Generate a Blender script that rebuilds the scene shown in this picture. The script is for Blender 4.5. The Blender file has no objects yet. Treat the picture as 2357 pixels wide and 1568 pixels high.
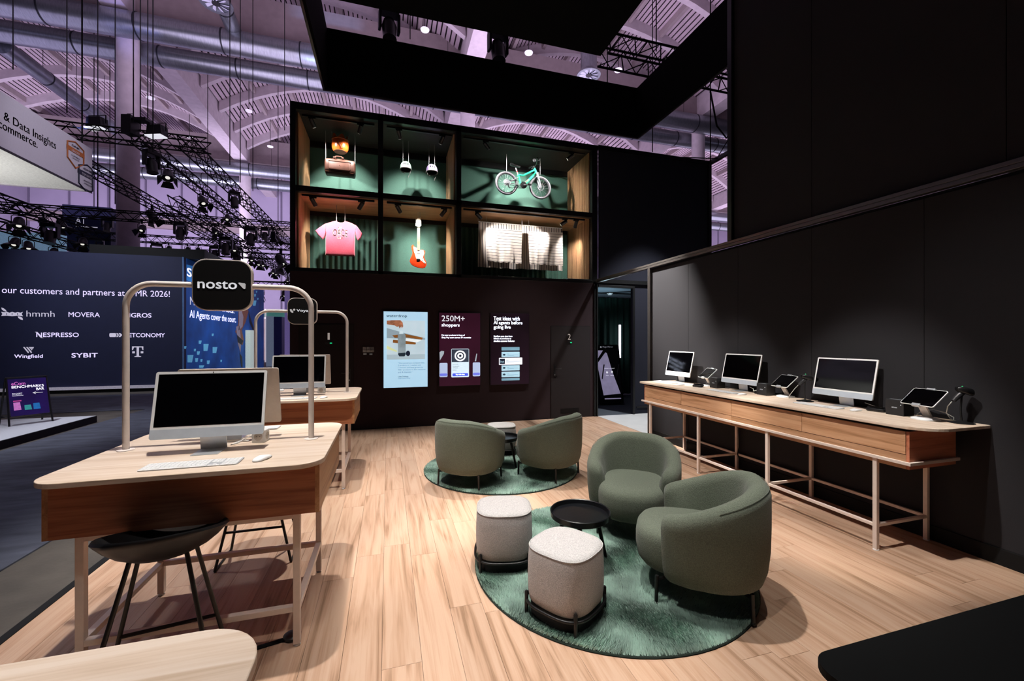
import bpy, bmesh, math, random
from mathutils import Vector, Matrix
random.seed(11)
S = bpy.context.scene
C = S.collection
PI = math.pi
R = math.radians

# ------------------------------------------------------------------ camera
CAM_H, YAW, FPX = 1.63, R(16.49), 964.5
cd = bpy.data.cameras.new('camera')
cd.sensor_width = 36.0
cd.lens = 36.0*FPX/2357.0
cd.shift_y = -3.0/2357.0
cd.clip_start, cd.clip_end = 0.05, 300
cam = bpy.data.objects.new('camera', cd)
cam.location = (0, 0, CAM_H)
cam.rotation_euler = (PI/2, 0, -YAW)
C.objects.link(cam)
S.camera = cam

# ------------------------------------------------------------------ exposure, world
S.view_settings.view_transform = 'Standard'
S.view_settings.look = 'None'
S.view_settings.exposure = 0.0
S.view_settings.gamma = 1.0
S.view_settings.use_curve_mapping = False
W = bpy.data.worlds.new('world'); S.world = W
W.use_nodes = True
W.node_tree.nodes['Background'].inputs[0].default_value = (0.55, 0.45, 0.75, 1)
W.node_tree.nodes['Background'].inputs[1].default_value = 0.012

# ------------------------------------------------------------------ main lights
def spot(name, loc, aim, power, col=(1, .9, .8), ang=60, blend=.6, rad=.06):
    l = bpy.data.lights.new(name, 'SPOT')
    l.energy, l.color, l.spot_size, l.spot_blend, l.shadow_soft_size = power, col, R(ang), blend, rad
    o = bpy.data.objects.new(name, l)
    o.location = loc
    o.rotation_euler = (Vector(aim)-Vector(loc)).to_track_quat('-Z', 'Y').to_euler()
    C.objects.link(o)
    return o
def area(name, loc, aim, power, sx, sy, col):
    l = bpy.data.lights.new(name, 'AREA')
    l.shape, l.size, l.size_y, l.energy, l.color = 'RECTANGLE', sx, sy, power, col
    o = bpy.data.objects.new(name, l)
    o.location = loc
    o.rotation_euler = (Vector(aim)-Vector(loc)).to_track_quat('-Z', 'Y').to_euler()
    C.objects.link(o)
    return o
WARM = (1.0, .955, .91)
# spotlights of the booth, hung under the black ceiling panel
spot('booth_spot', (-.7, 2.6, 5.85), (-.7, 2.85, 0), 1080, WARM, 54, .5, .05)
spot('booth_spot', (-.55, 4.9, 5.85), (-.6, 5.2, 0), 980, WARM, 52, .5, .05)
spot('booth_spot', (-.3, .9, 5.85), (.2, 1.2, 0), 260, WARM, 58, .6, .05)
spot('booth_spot', (1.15, 2.75, 5.85), (1.45, 2.6, 0), 1000, WARM, 42, .5, .05)
spot('booth_spot', (1.5, 5.35, 5.85), (1.35, 5.1, 0), 950, WARM, 42, .5, .05)
spot('booth_spot', (2.3, 1.7, 5.85), (2.5, 1.7, 0), 330, WARM, 62, .6, .05)
spot('booth_spot', (.9, 2.3, 5.85), (3.65, 2.75, .75), 1250, WARM, 25, .5, .05)
spot('booth_spot', (.9, 4.2, 5.85), (3.65, 4.4, .75), 1250, WARM, 25, .5, .05)
spot('booth_spot', (2.9, 6.9, 5.7), (4.25, 5.75, 2.3), 6500, (1, .95, .9), 26, 1.0, .05)
spot('booth_spot', (2.4, 6.4, 5.85), (2.7, 6.4, 0), 420, WARM, 60, .6, .05)
# unseen fill areas added to brighten roof and far wall, then hall spots
HL = (.80, .66, .95)
area('hall_fill', (-5, 19, 10.5), (-4, 20, 20), 1500, 10, 16, HL)
area('hall_fill', (9, 20, 10.5), (9, 21, 20), 1900, 10, 16, HL)
area('hall_fill', (-20, 26, 9), (-20, 27, 20), 800, 10, 18, (.62, .52, .85))
area('hall_fill', (-6, 38, 8), (-6, 44, 14), 2200, 22, 8, (.72, .64, .9))
area('hall_fill', (14, 38, 8), (14, 44, 16), 3200, 18, 8, HL)
area('hall_fill', (40, 34, 8), (40, 38, 20), 5200, 22, 22, HL)
area('hall_fill', (-22, 34, 6), (-22, 50, 9), 3600, 16, 6, (.78, .68, .95))
spot('stage_blue', (-10.5, 18.5, 9), (-11.2, 23.4, 15.8), 2600, (.25, .3, 1), 20, .8, .2)
spot('stage_blue', (-2.6, 19, 9), (-3.1, 24.6, 19.5), 3600, (.25, .5, 1), 22, .7, .2)
spot('aisle_fill', (-4.6, 5.5, 9), (-3.8, 4.2, 0), 520, (.85, .88, 1), 60, .9, .3)  # added fill spots brighten the carpet, platform and neighbouring booth walls
spot('aisle_fill', (-7.2, 8.6, 8.5), (-6.8, 9.4, 0), 2400, (.9, .92, 1), 44, .8, .2)
spot('aisle_fill', (-9.5, 12, 8.5), (-8, 16, 2.5), 1700, (.85, .88, 1), 60, .9, .2)
spot('sign_fill', (-9.2, 10.2, 2.6), (-9, 10.8, 5.3), 420, (1, .98, .95), 110, .9, .2)  # added fill from below, brightens the white sign's underside
spot('sign_fill', (-2.5, 10, 8.2), (-7, 11.4, 5.7), 480, (.9, .88, 1), 40, .9, .2)  # added fill, brightens the face of the white sign
spot('aisle_fill', (-3.0, 17, 8), (-6.4, 19.5, 2.5), 1500, (.85, .9, 1), 70, .9, .2)

spot('passage_fill', (5.6, 6.6, 5.4), (5.2, 7.0, 0), 1300, (.95, .97, 1), 70, .7, .08)  # fill spot added to brighten the pale passage floor

# ------------------------------------------------------------------ pixel -> point on a real plane (photo frame 2357 x 1568)
_F = (math.sin(YAW), math.cos(YAW)); _Rt = (math.cos(YAW), -math.sin(YAW))
def ray(x, y):
    u = (x-1178.5)/FPX
    return Vector((_F[0]+u*_Rt[0], _F[1]+u*_Rt[1], -(y-781.0)/FPX))
def onz(x, y, z=0.0):
    d = ray(x, y); t = (z-CAM_H)/d.z
    return Vector((d.x*t, d.y*t, z))
def ony(x, y, Y):
    d = ray(x, y); t = Y/d.y
    return Vector((d.x*t, Y, CAM_H+d.z*t))
def onx(x, y, X):
    d = ray(x, y); t = X/d.x
    return Vector((X, d.y*t, CAM_H+d.z*t))

# ------------------------------------------------------------------ materials
def lin(h):
    if not isinstance(h, str): return tuple(h)+((1,) if len(h) == 3 else ())
    h = h.lstrip('#'); o = []
    for i in (0, 2, 4):
        c = int(h[i:i+2], 16)/255
        o.append(c/12.92 if c <= .04045 else ((c+.055)/1.055)**2.4)
    return tuple(o)+(1,)
_m = {}
def mat(name, col, rough=.5, metal=0, var=.12, scale=30, bump=0, bscale=None, stretch=(1, 1, 1), emit=0, spec=.5, coat=0, sheen=0, trans=0, alpha=1):
    if name in _m: return _m[name]
    m = bpy.data.materials.new(name); m.use_nodes = True
    nt = m.node_tree; b = nt.nodes['Principled BSDF']
    c = lin(col)
    tc = nt.nodes.new('ShaderNodeTexCoord'); mp = nt.nodes.new('ShaderNodeMapping')
    mp.inputs['Scale'].default_value = stretch
    nt.links.new(tc.outputs['Object'], mp.inputs[0])
    nz = nt.nodes.new('ShaderNodeTexNoise'); nz.inputs['Scale'].default_value = scale; nz.inputs['Detail'].default_value = 4
    nt.links.new(mp.outputs[0], nz.inputs[0])
    rp = nt.nodes.new('ShaderNodeValToRGB')
    rp.color_ramp.elements[0].position = .3; rp.color_ramp.elements[1].position = .7
    rp.color_ramp.elements[0].color = tuple(v*(1-var) for v in c[:3])+(1,)
    rp.color_ramp.elements[1].color = tuple(min(1, v*(1+var)) for v in c[:3])+(1,)
    nt.links.new(nz.outputs[0], rp.inputs[0]); nt.links.new(rp.outputs[0], b.inputs['Base Color'])
    b.inputs['Roughness'].default_value = rough; b.inputs['Metallic'].default_value = metal
    b.inputs['Specular IOR Level'].default_value = spec
    b.inputs['Coat Weight'].default_value = coat
    b.inputs['Sheen Weight'].default_value = sheen
    b.inputs['Transmission Weight'].default_value = trans
    b.inputs['Alpha'].default_value = alpha
    if emit:
        nt.links.new(rp.outputs[0], b.inputs['Emission Color']); b.inputs['Emission Strength'].default_value = emit
    if bump:
        n2 = nt.nodes.new('ShaderNodeTexNoise'); n2.inputs['Scale'].default_value = bscale or scale; n2.inputs['Detail'].default_value = 3
        nt.links.new(mp.outputs[0], n2.inputs[0])
        bp = nt.nodes.new('ShaderNodeBump'); bp.inputs['Strength'].default_value = bump; bp.inputs['Distance'].default_value = .01
        nt.links.new(n2.outputs[0], bp.inputs['Height']); nt.links.new(bp.outputs[0], b.inputs['Normal'])
    _m[name] = m
    return m
def wood(name, light, mid, dark, axis='y', rough=.5, knots=.5, perobj=True, sc=1.0):
    """long grain running along `axis` in world space, each board shifted by its own random number"""
    if name in _m: return _m[name]
    m = bpy.data.materials.new(name); m.use_nodes = True
    nt = m.node_tree; b = nt.nodes['Principled BSDF']; N = nt.nodes.new; L = nt.links.new
    g = N('ShaderNodeNewGeometry'); oi = N('ShaderNodeObjectInfo')
    mul = N('ShaderNodeVectorMath'); mul.operation = 'SCALE'; mul.inputs[0].default_value = (37.3, 53.1, 71.7)
    L(oi.outputs['Random'], mul.inputs['Scale'])
    add = N('ShaderNodeVectorMath'); L(g.outputs['Position'], add.inputs[0])
    if perobj: L(mul.outputs[0], add.inputs[1])
    mp = N('ShaderNodeMapping'); L(add.outputs[0], mp.inputs[0])
    s = [9*sc, 9*sc, 9*sc]; s['xyz'.index(axis)] = .55*sc
    mp.inputs['Scale'].default_value = s
    n1 = N('ShaderNodeTexNoise'); n1.inputs['Scale'].default_value = 1.6; n1.inputs['Detail'].default_value = 5; n1.inputs['Distortion'].default_value = 1.1
    L(mp.outputs[0], n1.inputs[0])
    mp2 = N('ShaderNodeMapping'); L(add.outputs[0], mp2.inputs[0])
    s2 = [60*sc, 60*sc, 60*sc]; s2['xyz'.index(axis)] = 1.6*sc
    mp2.inputs['Scale'].default_value = s2
    n2 = N('ShaderNodeTexNoise'); n2.inputs['Scale'].default_value = 2; n2.inputs['Detail'].default_value = 4
    L(mp2.outputs[0], n2.inputs[0])
    mx = N('ShaderNodeMath'); mx.operation = 'MULTIPLY_ADD'; mx.inputs[1].default_value = .35
    L(n2.outputs[0], mx.inputs[0]); 
    sub = N('ShaderNodeMath'); sub.operation = 'SUBTRACT'; sub.inputs[1].default_value = .175
    L(n1.outputs[0], sub.inputs[0]); L(sub.outputs[0], mx.inputs[2])
    rp = N('ShaderNodeValToRGB'); e = rp.color_ramp.elements
    e[0].position, e[0].color = .28, lin(dark); e[1].position, e[1].color = .6, lin(light)
    k = e.new(.44); k.color = lin(mid)
    L(mx.outputs[0], rp.inputs[0])
    # board to board tone
    hs = N('ShaderNodeHueSaturation'); L(rp.outputs[0], hs.inputs['Color'])
    if perobj:
        mr = N('ShaderNodeMapRange'); mr.inputs[3].default_value = .9; mr.inputs[4].default_value = 1.07
        L(oi.outputs['Random'], mr.inputs[0]); L(mr.outputs[0], hs.inputs['Value'])
    L(hs.outputs[0], b.inputs['Base Color'])
    b.inputs['Roughness'].default_value = rough
    bp = N('ShaderNodeBump'); bp.inputs['Strength'].default_value = .12; bp.inputs['Distance'].default_value = .004
    L(n2.outputs[0], bp.inputs['Height']); L(bp.outputs[0], b.inputs['Normal'])
    _m[name] = m
    return m
BLACK = mat('black_metal', '#0b0b0c', .45, var=.2)
MATTE = mat('matte_black', '#08080a', .75, var=.2, spec=.3)
WHITE = mat('white_powder_coat', '#e9ddd6', .45, var=.03)
FRAMEW = mat('pale_frame_metal', '#e3d2c6', .45, var=.03)
SILVER = mat('silver_aluminium', '#c9cdd2', .35, .6, var=.03)
GLASSB = mat('black_glass', '#020203', .06, var=.1, spec=.6)
PLASTW = mat('white_plastic', '#eeeeee', .35, var=.02)
PLASTB = mat('black_plastic', '#121214', .4, var=.2)
CHROME = mat('chrome', '#c8c8c8', .18, 1, var=.03)
FLOORW = wood('oak_floor', '#c0a088', '#b69278', '#917056', 'y', .5)
DESKW = wood('oak_desk_top', '#ddcbba', '#d4bea9', '#c1a88f', 'x', .5)
APRONW = wood('oak_apron_shaded', '#b0704c', '#9c5d3d', '#7a4329', 'x', .5)  # same oak as the desk top, its shade put into a darker tone
SIDEW = wood('oak_apron_side', '#b98a60', '#a9784f', '#8a5c3a', 'y', .5)
CTOPW = wood('oak_counter_top', '#ddcbba', '#d4bea9', '#c1a88f', 'y', .5)
DRAWW = wood('oak_drawer', '#cfa17c', '#c4946e', '#a3754f', 'y', .5)
ENDW = wood('oak_end_panel', '#cf8464', '#c07454', '#9c583e', 'x', .5)
SLATW = wood('oak_slat', '#d6ab80', '#c7996c', '#a37750', 'z', .5)
CEILW = wood('oak_ceiling_board', '#c39768', '#b78a5d', '#9d7046', 'x', .6)

# ------------------------------------------------------------------ mesh helpers
class M:
    def __init__(s): s.v = []; s.f = []
    def add(s, vs, fs):
        o = len(s.v); s.v += [tuple(p) for p in vs]; s.f += [tuple(i+o for i in f) for f in fs]; return s
    def box(s, x0, x1, y0, y1, z0, z1):
        return s.add([(x0,y0,z0),(x1,y0,z0),(x1,y1,z0),(x0,y1,z0),(x0,y0,z1),(x1,y0,z1),(x1,y1,z1),(x0,y1,z1)],
                     [(3,2,1,0),(4,5,6,7),(0,1,5,4),(1,2,6,5),(2,3,7,6),(3,0,4,7)])
    def loft(s, rings, closed=True, cap0=True, cap1=True):
        n = len(rings[0]); vs = [p for r in rings for p in r]; fs = []
        for k in range(len(rings)-1):
            for i in range(n if closed else n-1):
                j = (i+1) % n
                fs.append((k*n+i, k*n+j, (k+1)*n+j, (k+1)*n+i))
        if cap0: fs.append(tuple(reversed(range(n))))
        if cap1: fs.append(tuple((len(rings)-1)*n+i for i in range(n)))
        return s.add(vs, fs)
    def tube(s, pts, r, n=8, closed=False, sq=False):
        pts = [Vector(p) for p in pts]; m = len(pts); rings = []
        rr = r if isinstance(r, (list, tuple)) else [r]*m
        up = None
        for k in range(m):
            if closed: t = (pts[(k+1) % m]-pts[k-1]).normalized()
            elif k == 0: t = (pts[1]-pts[0]).normalized()
            elif k == m-1: t = (pts[-1]-pts[-2]).normalized()
            else: t = ((pts[k+1]-pts[k]).normalized()+(pts[k]-pts[k-1]).normalized()).normalized()
            if up is None:
                up = Vector((0, 0, 1)) if abs(t.z) < .9 else Vector((1, 0, 0))
            a = t.cross(up)
            if a.length < 1e-5: up = Vector((0, 1, 0)); a = t.cross(up)
            a.normalize(); b = a.cross(t).normalized(); up = b
            if sq: rings.append([pts[k]+(a*cx+b*cy)*rr[k] for cx, cy in ((1,1),(-1,1),(-1,-1),(1,-1))])
            else: rings.append([pts[k]+(a*math.cos(2*PI*i/n)+b*math.sin(2*PI*i/n))*rr[k] for i in range(n)])
        if closed: rings.append(rings[0]); return s.loft(rings, True, False, False)
        return s.loft(rings)
    def bar(s, p, q, w): return s.tube([p, q], w/2*1.0, sq=True)
    def cyl(s, p, q, r, r2=None, n=16): return s.tube([p, q], [r, r if r2 is None else r2], n)
    def lathe(s, prof, n=24, c=(0, 0, 0)):
        rings = [[(c[0]+r*math.cos(2*PI*i/n), c[1]+r*math.sin(2*PI*i/n), c[2]+z) for i in range(n)] for r, z in prof]
        return s.loft(rings)
    def prism(s, poly, z0, z1, ax='z'):
        f = {'z': lambda a, b, c: (a, b, c), 'y': lambda a, b, c: (a, c, b), 'x': lambda a, b, c: (c, a, b)}[ax]
        return s.loft([[f(a, b, z0) for a, b in poly], [f(a, b, z1) for a, b in poly]])
    def poly(s, pts): return s.add(pts, [tuple(range(len(pts)))])
    def xf(s, mtx):
        s.v = [tuple(mtx @ Vector(p)) for p in s.v]; return s
    def mesh(s, name, smooth=0, bevel=0, fix=True):
        me = bpy.data.meshes.new(name); me.from_pydata(s.v, [], s.f)
        if fix or bevel:
            bm = bmesh.new(); bm.from_mesh(me)
            if bevel:
                bmesh.ops.remove_doubles(bm, verts=bm.verts, dist=1e-6)
                es = [e for e in bm.edges if len(e.link_faces) == 2 and e.calc_face_angle(0) > .5]
                bmesh.ops.bevel(bm, geom=es, offset=bevel, segments=2, profile=.5, affect='EDGES', clamp_overlap=True)
            bmesh.ops.recalc_face_normals(bm, faces=bm.faces)
            bm.to_mesh(me); bm.free()
        if smooth:
            me.polygons.foreach_set('use_smooth', [True]*len(me.polygons))
            me.set_sharp_from_angle(angle=R(smooth))
        return me
    def build(s, name, m, parent=None, smooth=0, bevel=0, fix=True):
        me = s.mesh(name, smooth, bevel, fix)
        me.materials.append(m)
        return link(name, me, parent)
def link(name, me, parent=None):
    o = bpy.data.objects.new(name, me); C.objects.link(o)
    if parent: o.parent = parent
    return o
def tag(o, label, cat, group=None, kind=None):
    o['label'] = label; o['category'] = cat
    if group: o['group'] = group
    if kind: o['kind'] = kind
    return o
def thing(name, label, cat, loc=(0, 0, 0), rz=0, group=None):
    o = bpy.data.objects.new(name, None); C.objects.link(o); o.empty_display_size = .1
    o.location = loc; o.rotation_euler = (0, 0, rz)
    return tag(o, label, cat, group)
def struct(o, label, cat):
    o['kind'] = 'structure'; return tag(o, label, cat)
def dup(o, parent=None):
    c = o.copy(); C.objects.link(c)
    if parent: c.parent = parent
    for ch in list(o.children): dup(ch, c)
    return c
def rrect(x0, x1, y0, y1, r, n=6):
    """rounded rectangle outline; r may be a 4-list: (x1,y1),(x0,y1),(x0,y0),(x1,y0)"""
    rr = r if isinstance(r, (list, tuple)) else [r]*4; out = []
    for k, (cx, cy, sx, sy) in enumerate(((x1,y1,1,1),(x0,y1,-1,1),(x0,y0,-1,-1),(x1,y0,1,-1))):
        q = max(rr[k], 1e-4)
        for i in range(n+1):
            a = PI/2*k+PI/2*i/n
            out.append((cx-sx*q+q*math.cos(a), cy-sy*q+q*math.sin(a)))
    return out
def supell(a, b, n, k=48, rot=0):
    o = []
    for i in range(k):
        t = 2*PI*i/k; c, s_ = math.cos(t), math.sin(t)
        x = a*abs(c)**(2/n)*(1 if c >= 0 else -1); y = b*abs(s_)**(2/n)*(1 if s_ >= 0 else -1)
        o.append((x*math.cos(rot)-y*math.sin(rot), x*math.sin(rot)+y*math.cos(rot)))
    return o
# flat print on a surface: frame (origin o, right r, up u); the face looks along r x u
class Plane:
    def __init__(s, o, r, u): s.o = Vector(o); s.r = Vector(r).normalized(); s.u = Vector(u).normalized(); s.n = s.r.cross(s.u)
    def p(s, a, b, h=0): return s.o+s.r*a+s.u*b+s.n*h
_tc = {}
def glyphs(txt):
    k = txt
    if k in _tc: return _tc[k]
    cu = bpy.data.curves.new('t', 'FONT'); cu.body = txt; cu.resolution_u = 3
    ob = bpy.data.objects.new('t', cu)
    me = bpy.data.meshes.new_from_object(ob)
    vs = [tuple(v.co) for v in me.vertices]; fs = [tuple(p.vertices) for p in me.polygons]
    bpy.data.objects.remove(ob); bpy.data.curves.remove(cu); bpy.data.meshes.remove(me)
    _tc[k] = (vs, fs); return _tc[k]
def lettering(txt, pl, box, m, parent, h=.003, bold=0.0, name='lettering', fit='wh', arc=0.0):
    """text fitted to the box (a0,b0,a1,b1) of the plane pl"""
    vs, fs = glyphs(txt)
    x0 = min(v[0] for v in vs); x1 = max(v[0] for v in vs); y0 = min(v[1] for v in vs); y1 = max(v[1] for v in vs)
    a0, b0, a1, b1 = box
    sx = (a1-a0)/(x1-x0); sy = (b1-b0)/(y1-y0)
    if fit == 'h': sx = sy
    if fit == 'w': sy = sx
    mb = M()
    pts = []
    for v in vs:
        a = a0+(v[0]-x0)*sx; b = b0+(v[1]-y0)*sy
        if arc: b += arc*(1-((a-(a0+a1)/2)/((a1-a0)/2))**2)
        pts.append(pl.p(a, b, h))
    wgt = bold*sx*.8
    for ka, kb in (((0, 0),) if bold < .004 else ((-1, 0), (1, 0), (0, 0), (0, .7), (0, -.7))):
        mb.add([p_+pl.r*(wgt*ka)+pl.u*(wgt*kb) for p_ in pts], fs)
    return mb.build(name, m, parent, fix=False)
def decal(pl, polys, m, parent, h=.002, name='print'):
    mb = M()
    for q in polys: mb.poly([pl.p(a, b, h) for a, b in q])
    return mb.build(name, m, parent, fix=False)
def rect(a0, b0, a1, b1): return [(a0, b0), (a1, b0), (a1, b1), (a0, b1)]
def circ(a, b, r, n=24, r2=None): return [(a+r*math.cos(2*PI*i/n), b+(r2 or r)*math.sin(2*PI*i/n)) for i in range(n)]
def arcpts(c, r, a0, a1, n, f): return [f(c[0]+r*math.cos(a0+(a1-a0)*i/n), c[1]+r*math.sin(a0+(a1-a0)*i/n)) for i in range(n+1)]
# ================================================================== BOOTH SHELL
CONC = mat('hall_concrete', '#4a453f', .8, var=.25, scale=3, bump=.2, bscale=40)
CARPET = mat('aisle_carpet', '#484c5a', .95, var=.35, scale=2.2, bump=.5, bscale=160, stretch=(1, 3, 1))
WALLB = mat('dark_wall_fabric', '#33272a', .9, var=.12, scale=300, bump=.15, bscale=400, spec=.2)
WALLR = mat('charcoal_wall_fabric', '#2b2a2d', .9, var=.12, scale=300, bump=.15, bscale=400, spec=.2)
BLUEB = mat('blue_black_fabric', '#23242e', .9, var=.15, scale=200, spec=.2)
PROF = mat('anodised_profile', '#6a6562', .32, .8, var=.05)
hall = M().box(-40, 45, -8, 60, -.3, -.03).build('floor_hall', CONC)
struct(hall, 'dark grey concrete floor of the exhibition hall', 'floor')
cp = M().box(-5.47, -2.65, -6, 30, -.03, -.018).build('floor_carpet', CARPET)
struct(cp, 'blue-grey carpet runner along the aisle left of the booth', 'carpet')
cp2 = M().box(-24, -5.47, 11.9, 15.3, -.03, -.018).build('floor_carpet', CARPET)
struct(cp2, 'blue-grey carpet strip in front of the navy booth wall', 'carpet')

fl = M().box(-1.98, 4.26, -1.0, 8.0, -.03, -.012).build('floor', MATTE)
struct(fl, 'light oak plank floor of the booth', 'floor')
edge = M().box(-2.03, -1.98, -1.0, 8.0, -.03, .004).build('trim_1', MATTE)
struct(edge, 'black edging strip along the left side of the oak floor', 'trim')
PW = .195
pm = M().box(-PW/2+.0006, PW/2-.0006, 0, 1, -.012, 0).mesh('plank', bevel=.0012); pm.materials.append(FLOORW)
x = -1.98; row = 0
while x < 4.25:
    w = min(PW, 4.26-x)
    y = .1-random.random()*1.2 if row % 2 else .1-((row*.41) % 1.2)
    while y < 8.0:
        y1 = min(y+1.28, 8.0); y0 = max(y, -.2)
        if y1-y0 > .05:
            o = link('plank', pm, fl); o.location = (x+w/2, y0+.0006, 0); o.scale = (w/PW, y1-y0-.0012, 1)
        y += 1.28
    x += PW; row += 1

# pale floor in the passage, dark floor of the back room
pf = M().box(4.26, 9, 5.2, 8.0, -.03, .002).build('floor_passage', mat('pale_vinyl', '#c9c9c8', .35, var=.05, scale=4)); struct(pf, 'pale grey floor of the passage beyond the right wall', 'floor')
rf = M().box(3.6, 8, 8.0, 11.2, -.03, .001).build('floor_back_room', mat('slate_carpet', '#3a4048', .9, var=.2, scale=60)); struct(rf, 'slate grey floor of the dark back room', 'floor')

# back wall with two flush doors
wb = M().box(-1.62, 4.27, 8.0, 8.06, 0, 2.81).build('wall_back', WALLB); struct(wb, 'dark fabric-clad back wall below the display case', 'wall')
DOORM = mat('dark_door_laminate', '#241d1e', .8, var=.1, scale=200, spec=.3)
def door(n, x0, x1, num, hx, sgn, label):
    d = struct(thing('door_%d' % n, '', 'door', (0, 8.0, 0)), label, 'door')
    M().box(x0, x1, -.012, 0, .012, 1.897).build('door_leaf', DOORM, d, bevel=.002)
    g = M()
    g.box(x0-.008, x0, -.004, 0, 0, 1.905); g.box(x1, x1+.008, -.004, 0, 0, 1.905); g.box(x0-.008, x1+.008, -.004, 0, 1.897, 1.905)
    g.build('door_gap', MATTE, d)
    h = M().box(hx-.022, hx+.022, -.022, -.012, .86, 1.1).build('handle_plate', PLASTB, d, bevel=.002)
    M().tube([(hx, -.02, 1.03), (hx, -.06, 1.03), (hx+sgn*.02, -.065, 1.03), (hx+sgn*.13, -.065, 1.03)], .009, 8).build('lever', PLASTB, h, 40)
    M().cyl((hx, -.025, .9), (hx, -.018, .9), .011, n=12).build('keyhole', SILVER, h, 40)
    pl = Plane((0, -.013, 0), (1, 0, 0), (0, 0, 1))
    w = .035 if num == '1' else .065
    cx = -1.0 if n == 1 else 3.6
    lettering(num, pl, (cx-w/2, 1.62, cx+w/2, 1.74), mat('white_print', '#efe6e0', .6, var=.02, emit=.25), d)
    M().box(cx-.05, cx+.06, -.02, -.012, 1.545, 1.575).build('door_latch_indicator', PLASTB, d, bevel=.002)
    M().box(cx+.02, cx+.055, -.024, -.02, 1.55, 1.57).build('green_light', mat('green_led', '#12c07a', .5, emit=1.0, var=.05), d)
    return d
door(1, -1.47, -.597, '1', -.66, -1, 'dark flush door marked 1 behind the second desk')
d2 = door(2, 3.198, 4.072, '2', 3.275, 1, 'dark flush door marked 2 right of the screens')
v = M()
for i in range(5): v.box(3.41, 3.82, -.016, -.012, .1+i*.022, .112+i*.022)
v.build('vent_grille', MATTE, d2)
bb = M().box(-1.62, 4.27, 7.99, 8.0, 0, .012).build('baseboard_back', MATTE); struct(bb, 'thin black strip at the foot of the back wall', 'baseboard')

# right wall: lower panels, plinth, profile rail, upper panels
wr = M().box(4.26, 4.32, -1.0, 6.07, 0, 2.82).build('wall_right', MATTE); struct(wr, 'charcoal fabric-panelled right wall behind the long counter', 'wall')
ys = [-.53+.958*i for i in range(0, 7)]
ys = [-1.0, -.525, .433, 1.391, 2.349, 3.307, 4.265, 5.18, 6.07]
for a, b in zip(ys, ys[1:]):
    M().box(4.24, 4.262, a+.0015, b-.0015, .12, 2.79).build('panel', WALLR, wr, bevel=.002)
pl_ = M().box(4.228, 4.26, -1.0, 6.07, 0, .12).build('baseboard_right', MATTE, bevel=.002); struct(pl_, 'black plinth at the foot of the right wall', 'baseboard')
tr = M().box(4.2, 4.26, -1.0, 7.98, 2.822, 2.854).box(4.2, 4.26, -1.0, 7.98, 2.860, 2.892).box(4.21, 4.26, -1.0, 7.98, 2.85, 2.864).build('trim_2', PROF, bevel=.002); struct(tr, 'grooved dark metal rail running along the top of the right wall', 'trim')
po = M().box(4.2, 4.26, 6.07, 6.098, 0, 2.82).box(4.2, 4.26, 6.104, 6.132, 0, 2.82).box(4.21, 4.26, 6.09, 6.11, 0, 2.82).build('trim_3', PROF, bevel=.002); struct(po, 'dark metal post ending the right wall beside the passage', 'trim')
wu = M().box(4.262, 4.32, -1.0, 4.33, 2.9, 6.7).build('wall_right_upper', MATTE); struct(wu, 'upper black fabric wall above the metal rail', 'wall')
for a, b in ((-1.0, .433), (.433, 1.87), (1.87, 3.307), (3.307, 4.33)):
    M().box(4.24, 4.264, a+.002, b-.002, 2.9, 6.7).build('panel', WALLR, wu, bevel=.002)
up = M().box(4.2, 4.3, 4.33, 4.4, 2.895, 6.7).build('trim_4', BLACK, bevel=.003); struct(up, 'black upright at the edge of the upper right wall', 'trim')
# upper frame beyond: blue-black panel, post and beam
wp = M().box(4.3, 7.08, 8.0, 8.05, 2.9, 5.66).build('wall_upper_back', BLUEB); struct(wp, 'blue-black upper panel right of the display case', 'wall')
fr = M().box(4.265, 7.16, 7.96, 8.06, 5.66, 5.735).box(7.08, 7.16, 7.96, 8.06, 2.8, 5.66).box(7.08, 7.16, 3.0, 7.96, 5.66, 5.735).box(4.265, 7.16, 7.96, 8.06, 2.82, 2.9).box(7.08, 7.16, 3.0, 7.96, 2.82, 2.9).build('trim_5', BLACK); struct(fr, 'black frame of the open upper storey behind the right wall', 'trim')
gl = M().box(7.115, 7.125, 3.0, 7.96, 2.9, 5.66).build('window_1', mat('clear_pane', '#ffffff', .02, var=0, alpha=.06, spec=.5)); struct(gl, 'clear pane of the upper storey showing the hall roof behind', 'window')
# wall around the dark doorway
dw = M().box(5.094, 7.2, 8.0, 8.06, 0, 2.82).box(4.27, 5.094, 8.0, 8.06, 2.735, 2.82).build('wall_doorway', BLUEB); struct(dw, 'black wall around the open doorway of the back room', 'wall')
dj = M().box(4.17, 4.2, 7.97, 8.0, 0, 2.81).box(4.22, 4.25, 7.96, 8.0, 0, 2.81).box(5.094, 5.14, 7.96, 8.0, 0, 2.735).box(4.27, 5.14, 7.96, 8.0, 2.735, 2.78).box(5.2, 5.6, 7.985, 8.0, .13, .16).build('trim_6', BLACK, bevel=.003); struct(dj, 'black jambs of the doorway to the back room', 'trim')
rc = M().box(3.6, 8, 8.06, 11.2, 2.86, 2.9).build('ceiling_back_room', mat('pale_ceiling_fabric', '#8796a0', .8, var=.05)); struct(rc, 'pale blue-grey ceiling of the back room', 'ceiling')
cb = M().box(3.6, 8, 9.9, 9.94, 2.83, 2.86)
cb.tube([(4.2, 10.9, 2.85), (6.6, 8.9, 2.85)], .015, sq=True)
cb = cb.build('trim_7', BLACK); struct(cb, 'black profiles crossing the back room ceiling', 'trim')
sd = thing('smoke_detector', 'small white smoke detector on the back room ceiling', 'detector', (5.55, 9.75, 2.83))
M().lathe([(.0, -.05), (.05, -.05), (.06, -.02), (.08, 0), (0, 0)], 20).build('housing', PLASTW, sd, 40)
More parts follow.
